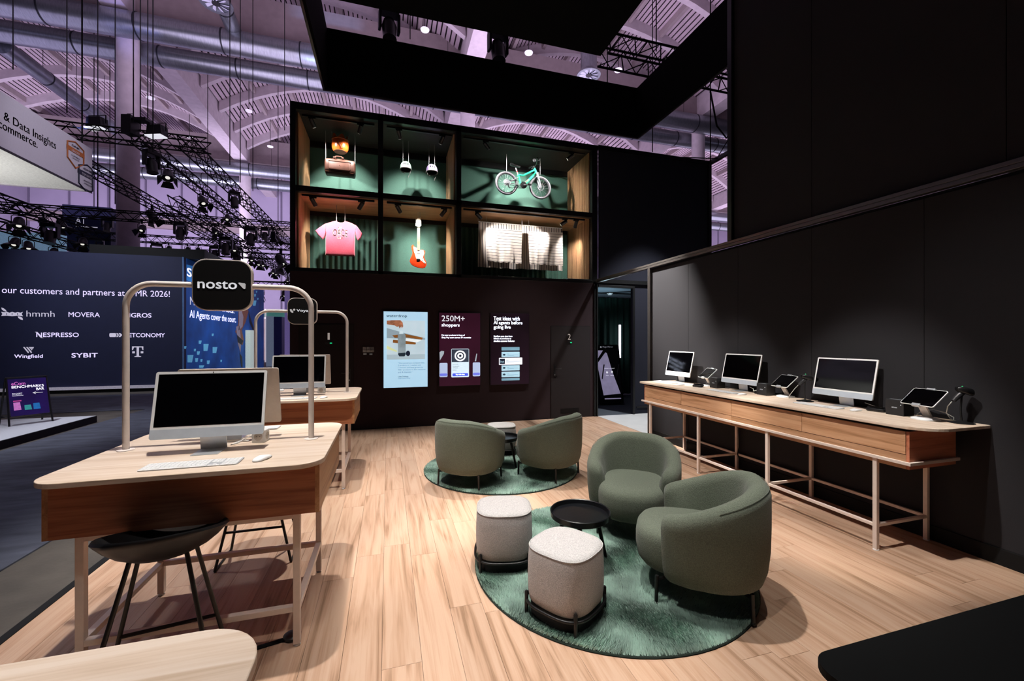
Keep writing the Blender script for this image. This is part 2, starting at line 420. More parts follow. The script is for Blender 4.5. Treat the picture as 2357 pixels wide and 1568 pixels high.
def curtain(name, x0, x1, y, z0, z1, amp, per, m, parent=None, seed=0):
    rnd = random.Random(seed); n = int((x1-x0)/per*10); top = []; bot = []; ph = 0
    for i in range(n+1):
        xx = x0+(x1-x0)*i/n; ph += 2*PI/10*(.8+.4*rnd.random())
        d = amp*math.sin(ph); top.append((xx, y+d*.6, z1)); bot.append((xx, y+d, z0))
    b = M(); b.loft([bot, top], False, False, False)
    return b.build(name, m, parent, 60, fix=False)
GREEN = mat('green_curtain', '#3b5f53', .85, var=.1, scale=60, sheen=.2)
GREENP = mat('green_back_panel', '#4a7365', .75, var=.08, scale=90)
ct = curtain('room_curtain', 3.7, 7.9, 10.9, .02, 2.84, .05, .2, mat('dark_green_curtain', '#12362d', .9, var=.1), None, 3); tag(ct, 'dark green pleated curtain at the back of the dark room', 'curtain')
tl = thing('light_tube', 'vertical white light tube in front of the dark curtain', 'lamp', (6.36, 10.62, 0))
M().cyl((0, 0, 1.1), (0, 0, 2.04), .03, n=16).build('glowing_tube', mat('tube_glow', '#f4ecff', .5, emit=4, var=.02), tl, 40)
M().cyl((0, 0, 0), (0, 0, 1.1), .02, n=12).lathe([(.14, 0), (.14, .012), (.02, .02)], 24).build('stand', BLACK, tl, 40)
lp = bpy.data.lights.new('room_light', 'SPOT'); lp.energy = 22; lp.color = (.6, .85, 1); lp.spot_size = R(150); lp.shadow_soft_size = .15
lo = bpy.data.objects.new('room_light', lp); lo.location = (5.1, 9.3, 2.0); lo.rotation_euler = (PI, 0, 0); C.objects.link(lo)

# leaning mirror kiosk in the back room
mk = thing('mirror_kiosk', 'leaning screen kiosk with Magic Mirror lettering in the dark doorway', 'kiosk', (5.33, 9.27, 0), R(-4))
lean = Matrix.Rotation(R(-11), 4, 'X')
def lp_(b): return b.xf(lean)
lp_(M().prism(rrect(-.33, .33, .03, 1.52, .03), -.0, .05, 'y').xf(Matrix.Translation((0, 0, 0)))).build('kiosk_body', PLASTB, mk, bevel=.004)
kp = Plane(lean @ Vector((0, -.002, 0)), (1, 0, 0), lean.to_3x3() @ Vector((0, 0, 1)))
decal(kp, [rect(-.29, .18, .29, 1.4)], mat('kiosk_screen_dark', '#07070a', .2, emit=.4), mk, .001, 'screen')
LAV = mat('kiosk_image', '#9a92b4', .3, emit=.55, var=.12, scale=6)
decal(kp, [[(-.2, .24), (.26, .27), (.1, .78), (-.02, 1.3), (-.06, 1.32), (-.29, 1.05), (-.29, .9)], [(-.29, 1.15), (-.12, 1.37), (-.29, 1.37)], rect(-.18, .14, .26, .165)], LAV, mk, .003, 'screen_image')
KW = mat('kiosk_text', '#e6e6f0', .4, emit=.9)
lettering('Magic Mirror', kp, (-.12, 1.43, .16, 1.48), mat('kiosk_text_dim', '#a9a9b8', .4, emit=.45), mk, .004, 0)
decal(kp, [circ(-.17, 1.455, .022)], mat('kiosk_text_dim', '#a9a9b8'), mk, .004, 'logo')
lettering('Welcome to get started', kp, (-.13, .895, .15, .92), KW, mk, .005)
lettering('Tease', kp, (-.1, .72, -.02, .745), KW, mk, .005)
lettering('Please', kp, (.03, .72, .12, .745), KW, mk, .005)
decal(kp, [circ(-.06, .81, .026, 14)+[], circ(.075, .82, .026, 14)], KW, mk, .005, 'icons')
M().tube([(-.2, .32, .01), (-.2, .02, 1.0)], .015).tube([(.2, .32, .01), (.2, .02, 1.0)], .015).box(-.33, .33, -.03, .34, 0, .02).build('back_support', BLACK, mk)

# ================================================================== DISPLAY CASE
dc = thing('display_case', 'tall six-bay black display case with green backs above the screens', 'display case')
XS = [(-1.62, -1.53), (-.174, -.084), (1.253, 1.353), (4.133, 4.27)]
for i, (a, b) in enumerate(XS):
    M().box(a, b, 8.0, 8.1, 2.81, 5.74).build('upright', BLACK, dc, bevel=.004)
for z0, z1 in ((5.615, 5.74), (4.2, 4.3), (2.81, 2.875)):
    M().box(-1.53, 4.133, 8.0, 8.1, z0, z1).build('front_rail', BLACK, dc, bevel=.004)
M().box(-1.62, 4.27, 8.1, 9.3, 5.615, 5.66).build('top_board', mat('dark_ceiling_board', '#2a2622', .8, var=.15), dc)
M().box(-1.53, 4.133, 8.1, 9.25, 4.205, 4.23).build('wooden_ceiling_board', CEILW, dc)
M().box(-1.53, 4.133, 8.1, 9.25, 4.23, 4.29).build('middle_floor', MATTE, dc)
M().box(-1.53, 4.133, 8.1, 9.25, 2.82, 2.865).build('bottom_floor', MATTE, dc)
M().box(-1.53, 4.133, 9.25, 9.29, 4.29, 5.62).build('back_panel', GREENP, dc)
M().box(-1.53, 4.133, 9.3, 9.32, 2.82, 4.2).build('back_panel', GREENP, dc)
M().box(-1.53, 4.133, 9.2, 9.25, 4.12, 4.205).build('back_rail', BLACK, dc)
M().box(-1.53, 4.133, 9.2, 9.25, 5.5, 5.62).build('back_rail', BLACK, dc)
curtain('pleated_curtain', -1.5, -.1, 9.22, 2.87, 4.14, .02, .11, GREEN, dc, 1)
curtain('pleated_curtain', -.1, 1.26, 9.22, 2.87, 4.14, .004, .2, GREEN, dc, 5)
curtain('pleated_curtain', 1.34, 4.1, 9.22, 2.87, 4.14, .022, .12, GREEN, dc, 2)
SPAN = [(2.875, 4.2), (4.3, 5.61)]
sl = {}
for z0, z1 in SPAN:
    h = z1-z0
    me = M().box(0, .018, 0, .028, 0, h).mesh('slat'); me.materials.append(SLATW); sl[z0] = me
def slat_wall(xw, sgn, pitch):
    for z0, z1 in SPAN:
        bx = (xw-.012, xw) if sgn > 0 else (xw, xw+.012)
        bd = M().box(bx[0], bx[1], 8.1, 9.24, z0, z1).build('side_board', mat('slat_backing', '#5a3a22', .7), dc)
        y = 8.12
        while y < 9.2:
            o = link('slat', sl[z0], dc); o.location = (xw if sgn > 0 else xw-.018, y, z0); y += pitch
slat_wall(-1.515, 1, .044); slat_wall(1.238, -1, .044); slat_wall(4.118, -1, .052)
M().box(1.262, 1.344, 8.1, 9.24, 2.875, 5.61).build('divider', MATTE, dc)
M().box(4.145, 4.26, 8.1, 9.3, 2.81, 5.66).box(-1.62, -1.535, 8.1, 9.3, 2.81, 5.66).box(-1.62, 4.27, 9.32, 9.36, 2.81, 5.66).build('outer_skin', MATTE, dc)
# track rails
for a, b in ((-1.5, -.2), (-.06, 1.23), (1.38, 4.08)):
    for z in (5.58, 4.17):
        M().box(a+.04, b-.04, 8.15, 8.185, z, z+.03).build('track_rail', PLASTB, dc)
# spotlights in the case
sb = {}
def case_spot(px_, py_, z, aim, power, label):
    p = ony(px_, py_, 8.17)
    loc = Vector((p.x, 8.17, z))
    d = (Vector(aim)-loc).normalized()
    t = thing('track_spotlight', label, 'spotlight', loc, 0, 'track spotlights in the display case')
    M().box(-.06, .06, -.018, .018, -.03, 0).build('adapter', PLASTB, t, bevel=.003)
    M().tube([(0, 0, -.03), (0, 0, -.055)], .008).build('pivot', PLASTB, t)
    c = Vector((0, 0, -.075))
    M().tube([c-d*.055, c-d*.05, c+d*.095, c+d*.1], [.03, .038, .038, .034], 20).build('spot_head', PLASTB, t, 40)
    M().cyl(c+d*.1, c+d*.102, .03, n=16).build('lens', mat('spot_lens', '#fff4e6', .3, emit=1.2), t)
    if power:
        s_ = spot('case_lamp', loc+c+d*.115, aim, power*1.5, (1, .95, .9), 84, .8, .02)
    return t
ZU, ZL = 5.585, 4.175
case_spot(718, 262, ZU, (-.9, 8.9, 4.6), 95, 'black spotlight above the brown duffel, nearest the left upright')
case_spot(830, 280, ZU, (-1.0, 9.2, 4.4), 95, 'black spotlight above the leather bags, right of the bay')
case_spot(918, 290, ZU, (.45, 8.9, 4.6), 70, 'black spotlight above the mint helmet')
case_spot(1018, 305, ZU, (.6, 8.9, 4.6), 70, 'black spotlight above the lilac helmet')
case_spot(1118, 318, ZU, (3.0, 8.9, 4.75), 170, 'black spotlight left above the hanging bicycle')
case_spot(1315, 345, ZU, (2.6, 8.9, 4.7), 150, 'black spotlight right above the hanging bicycle')
case_spot(720, 452, ZL, (-.85, 8.9, 3.3), 90, 'black spotlight left above the pink T-shirt')
case_spot(832, 460, ZL, (-1.1, 8.9, 3.3), 90, 'black spotlight right above the pink T-shirt')
case_spot(916, 468, ZL, (.75, 8.9, 3.4), 95, 'black spotlight left above the orange guitar')
case_spot(1022, 478, ZL, (.35, 8.9, 3.3), 95, 'black spotlight right above the orange guitar')
case_spot(1100, 486, ZL, (2.8, 8.8, 3.4), 60, 'black spotlight left above the striped blankets')
case_spot(1300, 505, ZL, (2.4, 8.8, 3.4), 60, 'black spotlight right above the striped blankets, lens showing')
case_spot(1326, 508, ZL, (3.9, 9.1, 3.1), 45, 'black spotlight in the far right corner above the slatted side')

# ================================================================== BLACK RING AND PANEL OVERHEAD
rg = thing('fabric_ring', 'tall black fabric ring hanging over the booth', 'ceiling ring', (0, 0, 6.0))
FAB = mat('black_fabric', '#060607', .95, var=.1, spec=.1)
for b in ((-1.07, 5.2, 7.9, 7.95), (-1.07, -1.02, -3, 7.95), (5.15, 5.2, -3, 7.95)):
    M().box(b[0], b[1], b[2], b[3], 0, 1.05).build('fabric_wall', FAB, rg)
M().box(-1.09, 5.22, 7.93, 7.965, -.02, .0).box(-1.09, -1.055, -3, 7.93, -.02, 0).box(5.185, 5.22, -3, 7.93, -.02, 0).build('bottom_profile', PROF, rg)
cpn = thing('ceiling_panel', 'flat black fabric panel hung inside the overhead ring', 'ceiling panel', (0, 0, 6.02))
M().box(-1.0, 3.16, -3, 5.84, 0, .08).build('fabric', FAB, cpn)
pz_ = M()
for i in range(110): 
    xx = -.98+i*.0375; pz_.box(xx, xx+.02, 5.836, 5.846, .02, .05)
for i in range(150):
    yy = 5.8-i*.0375; pz_.box(3.156, 3.166, yy, yy+.02, .02, .05)
pz_ = pz_.build('profile_slots', mat('slot_grey', '#34424a', .5), cpn); pz_['kind'] = 'stuff'
# ================================================================== HALL
DECK = mat('roof_deck', '#b7a4ac', .8, var=.08, scale=2)
GROOVE = mat('roof_deck_groove', '#3c3036', .8)
BEAM = mat('white_concrete_beam', '#c3b6bb', .8, var=.08, scale=3)
BEAM2 = mat('beige_beam', '#9a8b8c', .85, var=.08, scale=3)
GALV = mat('galvanised_duct', '#8d9298', .32, .85, var=.15, scale=4, stretch=(6, 1, 1))
def vault_z(X, xa, xb): 
    t = (X-(xa+xb)/2)/((xb-xa)/2); return 18.2+2.6*(1-t*t)
BAYS = [(-27.9, -12.5), (-11.3, 3.9), (5.1, 20.2), (21.4, 36), (37.2, 52), (53.2, 68)]
def roof_z(X): return ([vault_z(X, *b_)-.02 for b_ in BAYS if b_[0] <= X <= b_[1]]+[16.72])[0]
rfm = M(); grv = M()
for xa, xb in BAYS:
    n = int((xb-xa)/.25)
    prof = []
    for i in range(n):
        a = xa+(xb-xa)*i/n; b = xa+(xb-xa)*(i+.74)/n; c = xa+(xb-xa)*(i+1)/n
        za, zb, zc = vault_z(a, xa, xb), vault_z(b, xa, xb), vault_z(c, xa, xb)
        rfm.add([(a, -6, za), (b, -6, zb), (b, 50, zb), (a, 50, za)], [(0, 1, 2, 3)])
        grv.add([(b, -6, zb), (b, -6, zb+.14), (c, -6, zc+.14), (c, -6, zc), (b, 50, zb), (b, 50, zb+.14), (c, 50, zc+.14), (c, 50, zc)], [(0, 1, 5, 4), (1, 2, 6, 5), (2, 3, 7, 6)])
ce = rfm.build('ceiling', DECK, fix=False); struct(ce, 'vaulted ribbed roof deck of the exhibition hall', 'ceiling')
g_ = grv.build('deck_grooves', GROOVE, ce, fix=False); g_['kind'] = 'stuff'
# curved ribs and purlins (parts of the roof)
for bi, (xa, xb) in enumerate(BAYS):
    for Y in range(10, 49, 3):
        if (bi == 0 and Y > 40) or (bi > 2 and Y < 25): continue
        n = 14; ring = []
        for i in range(n+1):
            X = xa+(xb-xa)*i/n; z = vault_z(X, xa, xb)
            ring.append([(X, Y-.16, z-.62), (X, Y+.16, z-.62), (X, Y+.16, z+.05), (X, Y-.16, z+.05)])
        M().loft(ring).build('curved_rib', BEAM, ce, 30)
    for k in range(1, 7):
        X = xa+(xb-xa)*k/7; z = vault_z(X, xa, xb)
        M().box(X-.1, X+.1, 9, 50, z-.36, z).build('purlin', BEAM2, ce)
for X in (-11.9, 4.5, 20.8, 36.6, 52.6):
    g = M().box(X-.5, X+.5, -6, 50, 16.72, 18.6).build('main_girder', BEAM, ce)
for Y in (24.4, 41.5, 8.0):
    M().box(-28, 68, Y-.45, Y+.45, 16.9, 18.9).build('cross_girder', BEAM2, ce)
for X in (-11.9, 4.5, 20.8):
    for Y in (24.4, 41.5):
        p = M().lathe([(.43, -.03), (.43, 16.9)], 28, (X, Y, 0)).build('hall_pillar', BEAM, None, 60)
        tag(p, {(-11.9, 24.4): 'thick round white pillar behind the left lighting trusses', (4.5, 24.4): 'round white pillar hidden behind the display case', (20.8, 24.4): 'round white pillar seen right above the blue-black panel', (-11.9, 41.5): 'far round white pillar at the left end of the hall', (4.5, 41.5): 'far round white pillar behind the middle of the booth', (20.8, 41.5): 'far round white pillar at the right end of the hall'}[(X, Y)], 'pillar')
wf = struct(M().box(-40, 70, 50, 50.3, -.03, 22).build('wall_far', mat('far_wall', '#a59ab0', .9, var=.06, scale=.5)), 'lavender-lit end wall of the exhibition hall', 'wall')
for X in range(-38, 68, 3):
    M().box(X, X+.12, 49.9, 50, 0, 20).build('wall_joint', mat('far_wall_joint', '#6d6478', .9), wf)
M().box(-40, 70, 49.6, 50, 12.6, 13.6).build('wall_beam', BEAM2, wf)
wl = struct(M().box(-32.3, -32, -8, 50, -.03, 22).build('wall_left', mat('far_wall', '#a59ab0')), 'lavender-lit left side wall of the exhibition hall', 'wall')

def duct(name, p, q, r, label, step=2.1, branch=None):
    t = thing(name, label, 'duct', p); p, q = Vector(p), Vector(q); d = q-p; Ld = d.length; d.normalize()
    n = int(Ld/.42); pts = []; rr = []
    for i in range(n+1):
        pts += [d*(Ld*i/n)]; rr += [r*(1.0 if i % 2 else .992)]
    M().tube(pts, rr, 28).build('duct_pipe', GALV, t, 60)
    a = step
    hg = M()
    for f_ in range(1, 5):
        o_ = d*(Ld*f_/5); hg.cyl(o_+Vector((0, 0, r*.9)), o_+Vector((0, 0, 18.25-p.z-o_.z)), .012, n=5)
    hg.build('hanger_rods', MATTE, t)
    while a < Ld:
        M().tube([d*(a-.03), d*(a+.03)], r*1.03, 28).build('duct_band', mat('duct_band_dark', '#22242a', .5, .5), t, 40); a += step
    return t
duct('air_duct', (-28, 23.4, 16.05), (50, 23.4, 16.05), .56, 'upper of the two big spiral ducts crossing the hall above the pillar', 3.4)
duct('air_duct', (-28, 25.4, 15.95), (50, 25.4, 15.95), .49, 'lower of the two big spiral ducts, passing behind the pillar', 3.4)
duct('air_duct', (-28, 40.4, 16.0), (64, 40.4, 16.0), .52, 'front one of the distant pair of spiral ducts', 4.2)
duct('air_duct', (-28, 42.6, 15.6), (64, 42.6, 15.6), .5, 'rear one of the distant pair of spiral ducts', 4.2)
b1 = duct('branch_duct', (-7.1, 20.6, 16.75), (-7.1, 23.2, 16.5), .33, 'short branch duct sloping into the big spiral duct at the top left', 1.4)
M().tube([(0, -2.2, .25), (0, 0, 0)], .33, 24).build('duct_pipe', GALV, b1, 60)
b2 = duct('branch_duct', (-17.6, 26, 15.6), (-16.8, 37, 15.2), .38, 'branch duct running back from the left end of the big ducts', 2.4)
def diffuser(loc, label):
    t = thing('air_diffuser', label, 'diffuser', loc)
    M().lathe([(.42, 1.5), (.42, .3), (.55, .05), (.62, 0), (.62, -.05), (.5, -.05), (.5, .0)], 28).build('housing', GALV, t, 50)
    for i in range(10):
        a = 2*PI*i/10
        M().poly([(.14*math.cos(a), .14*math.sin(a), -.04), (.5*math.cos(a), .5*math.sin(a), -.04), (.5*math.cos(a+.42), .5*math.sin(a+.42), .03), (.14*math.cos(a+.5), .14*math.sin(a+.5), .03)]).build('vane', mat('pale_vane', '#a6a8b6', .6), t, fix=False)
    M().cyl((0, 0, 1.5), (0, 0, roof_z(loc.x)-loc.z), .03, n=6).build('hanger', MATTE, t)
    M().lathe([(0, -.06), (.15, -.06), (.15, .02), (0, .02)], 16).build('hub', PLASTB, t)
    return t
_d = ray(1355, 172); diffuser(Vector((0, 0, CAM_H))+_d*22, 'round slotted diffuser seen through the gap beside the black panel')
_d = ray(497, 6); diffuser(Vector((0, 0, CAM_H))+_d*17.5, 'round slotted diffuser at the top edge left of the black ring')
# ceiling lamps
for q, (a, b, t_, lb) in enumerate(((978, 68, 21, 'white disc lamp seen through the gap left of centre'), (1217, 121, 22, 'white disc lamp seen through the gap near its middle'), (1423, 161, 23, 'white disc lamp seen through the right part of the gap'), (347, 225, 26, 'white disc lamp right of the pillar'), (573, 255, 28, 'white disc lamp above the left upright of the display case'), (622, 337, 33, 'white disc lamp low over the leftmost case upright'), (436, 315, 33, 'white disc lamp between the two slanting trusses'))):
    P = Vector((0, 0, CAM_H))+ray(a, b)*t_
    t = thing('disc_lamp', lb, 'lamp', P)
    M().lathe([(0, -.05), (.2, -.05), (.22, 0), (0, .06)], 20).build('lamp_shade', mat('lamp_glow', '#efe9ff', .5, emit=.55), t, 40)
    M().cyl((0, 0, .05), (0, 0, vault_z(P.x, *[bb_ for bb_ in BAYS if bb_[0]-1 <= P.x <= bb_[1]+1][0])-P.z), .02, n=6).build('stem', BLACK, t)

# ---- lighting trusses
def truss(p, q, s, label, bay=.36, r=.028):
    p, q = Vector(p), Vector(q); d = q-p; L_ = d.length; d.normalize()
    t = thing('lighting_truss', label, 'truss', p, 0, 'black lighting trusses')
    up = Vector((0, 0, 1)); a = d.cross(up).normalized()
    cs = [a*s/2+up*s/2, a*s/2-up*s/2, -a*s/2-up*s/2, -a*s/2+up*s/2]
    for c in cs: M().tube([c, c+d*L_], r, 6).build('chord', MATTE, t)
    n = max(2, int(L_/bay)); z = M()
    for k in range(4):
        c0, c1 = cs[k], cs[(k+1) % 4]
        for i in range(n):
            A = d*(L_*i/n); B = d*(L_*(i+1)/n)
            z.tube([(c0 if i % 2 else c1)+A, (c1 if i % 2 else c0)+B], r*.55, 4)
    z = z.build('bracing', MATTE, t); z['kind'] = 'stuff'
    return t
def camp(x, y, t): return Vector((0, 0, CAM_H))+ray(x, y)*t
def alongY(x, y, Y0, Y1, z):
    """truss parallel to the right wall through pixel (x, y) at height z"""
    d = ray(x, y); t = (z-CAM_H)/d.z; return (d.x*t, Y0, z), (d.x*t, Y1, z)
def alongX(x, y, X0, X1, z):
    d = ray(x, y); t = (z-CAM_H)/d.z; return (X0, d.y*t, z), (X1, d.y*t, z)
T = [
 (alongX(300, 316, -13.2, -6.55, 9.0), .42, 'black truss crossing in front of the pillar, carrying two floodlights', 'truss before the pillar'),
 (alongY(420, 400, 18.4, 38, 9.0), .42, 'black truss slanting down from the floodlights to the middle', 'left slanting truss'),
 (alongY(500, 400, 18.4, 38, 9.0), .42, 'black truss slanting down, right-hand one beside the row of small spots', 'right slanting truss'),
 (alongY(300, 440, 16, 36, 8.2), .4, 'black truss slanting behind the pillar below the white hanging sign', 'truss slanting behind the pillar'),
 (alongX(180, 490, -19, -9.5, 7.2), .38, 'black truss running level below the white hanging sign', 'level truss below the white sign'),
 (alongX(430, 505, -16, -5.2, 8.6), .42, 'black truss running level behind the pillar at mid height', 'level truss right of the pillar'),
 (alongX(430, 555, -17, -4, 7.6), .4, 'black truss running level just above the blue booth wall', 'level truss above the blue wall'),
 (alongY(120, 505, 13, 23, 6.2), .36, 'black truss slanting at the far left above the navy wall', 'far left slanting truss'),
 (alongY(60, 535, 13.3, 28, 5.7), .34, 'lowest black truss slanting at the far left above the navy wall', 'lowest truss above the navy wall'),
 (alongX(620, 590, -12, -4.6, 7.4), .36, 'short black truss ending at the left edge of the display case', 'short truss beside the display case'),
 (alongY(520, 540, 20, 44, 7.2), .4, 'black truss slanting low behind the nosto sign', 'low truss behind the nosto sign'),
 (alongX(630, 655, -14, -5, 4.9), .3, 'thin black truss seen under the right part of the nosto arch', 'thin truss under the nosto arch'),
]
for (p, q), s, lb, sn in T: truss(p, q, s, lb)
# truss across the right gap of the ring
gt_ = truss(*alongX(1460, 130, 4.95, 14, 8.6), .5, 'black truss seen through the gap over the right side of the booth')
for xx in (1.5, 7.5): M().cyl((xx, 0, .25), (xx, 0, roof_z(4.95+xx)-8.6), .014, n=5).build('hoist_chain', MATTE, gt_)

# ---- stage lights
LENS = mat('stage_lens', '#fff6ea', .3, emit=.9)
def stage_proto():
    t = thing('stage_light', 'black stage spotlight with barn doors clamped under a hall truss', 'stage light', (0, 0, 0), 0, 'stage lights on the hall trusses')
    M().box(-.03, .03, -.03, .03, -.12, .06).build('clamp', MATTE, t)
    M().tube([(-.17, 0, -.42), (-.17, 0, -.16), (-.12, 0, -.12), (.12, 0, -.12), (.17, 0, -.16), (.17, 0, -.42)], .014, 6).build('yoke', MATTE, t)
    rot = Matrix.Translation((0, 0, -.38)) @ Matrix.Rotation(R(-35), 4, 'X')
    M().lathe([(0, .24), (.09, .24), (.13, .17), (.15, -.02), (.16, -.16), (.14, -.16), (.13, -.12)], 18).xf(rot).build('lamp_body', PLASTB, t, 40)
    M().lathe([(0, -.125), (.065, -.125), (.065, -.12), (0, -.12)], 18).xf(rot).build('lens', LENS, t)
    for k in range(4):
        M().add([(-.12, .15, -.16), (.12, .15, -.16), (.19, .26, -.34), (-.19, .26, -.34)], [(0, 1, 2, 3)]).add([(-.12, .155, -.16), (.12, .155, -.16), (.19, .265, -.34), (-.19, .265, -.34)], [(3, 2, 1, 0)]).xf(rot @ Matrix.Rotation(PI/2*k, 4, 'Z')).build('barn_door', PLASTB, t, fix=False)
    return t
def head_proto():
    t = thing('moving_head', 'black moving-head stage light hanging from a hall truss', 'stage light', (0, 0, 0), 0, 'moving heads on the hall trusses')
    M().box(-.2, .2, -.14, .14, -.14, 0).build('base', PLASTB, t, bevel=.02)
    M().box(-.03, .03, -.03, .03, -.02, .06).build('clamp', MATTE, t)
    for s_ in (-1, 1): M().box(s_*.2-.03, s_*.2+.03, -.08, .08, -.5, -.12).build('yoke_arm', PLASTB, t, bevel=.015)
    rot = Matrix.Translation((0, 0, -.44)) @ Matrix.Rotation(R(-12), 4, 'X')
    M().lathe([(0, .2), (.12, .18), (.16, .05), (.14, -.2), (.15, -.26), (.12, -.26)], 18).xf(rot).build('head', PLASTB, t, 40)
    M().lathe([(0, -.235), (.11, -.235), (.11, -.23), (0, -.23)], 18).xf(rot).build('lens', mat('cool_lens', '#9fc4ff', .3, emit=.35), t)
    return t
P0, P1 = stage_proto(), head_proto()
u0 = u1 = False
SPOTS = [ # pixel of the lamp, distance, kind, size, turn
 (495, 362, 17, 0, 1.15, 200), (525, 395, 18.5, 0, 1.15, 200), (555, 427, 20, 0, 1.1, 200), (578, 455, 22, 0, 1.1, 200), (600, 475, 23.5, 0, 1.1, 200), (620, 497, 25, 0, 1.1, 200),
 (372, 405, 15, 0, 1.2, 20), (455, 465, 20, 0, 1.2, 40), (528, 470, 22, 1, 1.1, 30), (333, 420, 16, 1, 1.2, 60), (338, 470, 18, 0, 1.2, 80),
 (25, 445, 11, 0, 1.1, 150), (72, 462, 12, 0, 1.1, 20), (108, 490, 12, 0, .9, 200), (28, 513, 11, 0, 1.0, 30), (102, 515, 12, 1, 1.1, 0), (150, 510, 13, 0, 1.0, 70),
 (20, 545, 11, 0, .9, 10), (52, 550, 11.5, 0, .9, 40), (110, 560, 12, 0, .9, 0), (178, 562, 14, 0, .9, 20), (235, 567, 15, 1, .9, 0), (253, 515, 16, 1, 1.1, 0), (305, 522, 17, 0, 1.1, 30), (332, 525, 18, 0, .9, 0),
 (365, 572, 19, 1, 1.3, 20), (405, 540, 20, 1, 1.3, 0), (420, 520, 20, 0, 1.0, 40), (392, 568, 20, 0, .9, 0), (412, 570, 20, 0, .9, 90), (435, 575, 21, 0, .9, 0), (460, 580, 21, 0, .9, 30),
 (513, 515, 22, 0, 1.0, 10), (498, 540, 22, 0, 1.0, 60), (510, 560, 23, 1, 1.3, 0), (530, 562, 23, 0, 1.0, 20), (548, 575, 24, 1, 1.4, 10), (580, 545, 25, 1, 1.5, 0), (612, 540, 25, 1, 1.0, 0), (630, 555, 25, 0, 1.1, 70), (497, 583, 22, 1, 1.2, 0),
 (537, 590, 24, 0, 1.0, 0), (570, 590, 25, 0, 1.0, 30), (588, 597, 26, 0, 1.0, 0), (606, 605, 27, 0, 1.0, 40), (622, 612, 28, 0, 1.0, 0), (628, 625, 28, 0, 1.0, 20), (648, 590, 18, 0, 1.9, 60), (602, 650, 30, 0, 1.1, 0), (656, 650, 31, 0, 1.0, 0), (608, 676, 30, 0, 1.0, 0), (656, 680, 31, 0, 1.0, 20)]
def proj(P):
    w = P.x*_F[0]+P.y*_F[1]; return 1178.5+FPX*(P.x*_Rt[0]+P.y*_Rt[1])/w, 781-FPX*(P.z-CAM_H)/w
hung = {}; taken = []
for k, (x, y, t_, kind, s, rz) in enumerate(SPOTS):
    best = None
    for ti, ((p, q), ts_, lb, sn) in enumerate(T):
        d = ray(x, y); p, q = Vector(p), Vector(q); zz = p.z-ts_/2-.05*s
        if abs(p.x-q.x) < 1e-6: c = Vector((p.x+ts_/2, p.x*d.y/d.x, zz)); ok = p.y+.2 < c.y < q.y-.2
        else: c = Vector((p.y*d.x/d.y, p.y-ts_/2, zz)); ok = p.x+.2 < c.x < q.x-.2
        if not ok or any((c-o_).length < .55 for o_ in taken): continue
        e = abs(proj(c-Vector((0, 0, .38*s)))[1]-y)
        if best is None or e < best[0]: best = (e, c, ti)
    if best is None or best[0] > 45: continue
    taken.append(best[1]); hung.setdefault(best[2], []).append((x, best[1], kind, s, rz))
ORD = ['first', 'second', 'third', 'fourth', 'fifth', 'sixth', 'seventh', 'eighth', 'ninth', 'tenth', 'eleventh', 'twelfth', 'thirteenth', 'fourteenth']
for ti, L_ in hung.items():
    L_.sort(key=lambda e: e[0])
    for n_, (x, c, kind, s, rz) in enumerate(L_):
        pr = P1 if kind else P0
        if kind: o = pr if not u1 else dup(pr); u1 = True
        else: o = pr if not u0 else dup(pr); u0 = True
        o.location = c; o.rotation_euler = (0, 0, R(rz)); o.scale = (s, s, s)
        o['label'] = '%s, %s lamp from the left on the %s' % ('black moving head' if kind else 'black barn-door spotlight', ORD[n_], T[ti][3])
# two floodlights on the front truss
for k, (x, y, lb) in enumerate(((224, 285, 'black floodlight with a lit lower edge, left one on the front truss'), (362, 303, 'black floodlight with a lit lower edge, right one on the front truss'))):
    t = thing('floodlight', lb, 'floodlight', camp(x, y, 15.2), R(-20))
    M().prism([(-.3, -.18), (.3, -.18), (.26, .2), (-.26, .2)], -.16, .16, 'y').build('housing', PLASTB, t, bevel=.02)
    M().tube([(-.33, 0, 0), (-.33, 0, .3), (.33, 0, .3), (.33, 0, 0)], .02, 6).build('bracket', MATTE, t)
    M().box(-.3, .3, -.2, .1, -.22, -.18).build('lit_edge', mat('flood_glow', '#e9eaf4', .5, emit=.9), t)
t = thing('speaker_box', 'black box loudspeaker standing upright on the truss before the pillar', 'speaker', camp(300, 288, 15.0), R(-15))
M().box(-.17, .17, -.2, .2, -.35, .3).build('cabinet', PLASTB, t, bevel=.02)
M().tube([(-.1, 0, .3), (-.1, 0, .4), (.1, 0, .4), (.1, 0, .3)], .018, 6).build('handle', PLASTB, t)
M().box(.2, .65, -.15, .15, .12, .22).build('side_wing', PLASTB, t)
# moving heads in the gap of the ring
for k, (x, y, lb) in enumerate(((896, 62, 'black moving head hanging in the gap, left one'), (1146, 112, 'black moving head hanging in the gap, right one'))):
    o = dup(P1); o.location = camp(x, y, 9.2)+Vector((0, 0, .42)); o.scale = (1, 1, 1.05); o.rotation_euler = (0, 0, R(10)); o['label'] = lb; o['group'] = 'moving heads in the ring gap'
    M().tube([(0, 0, -.02), (0, 0, 10.2)], .02, 6).build('hanger', MATTE, o)
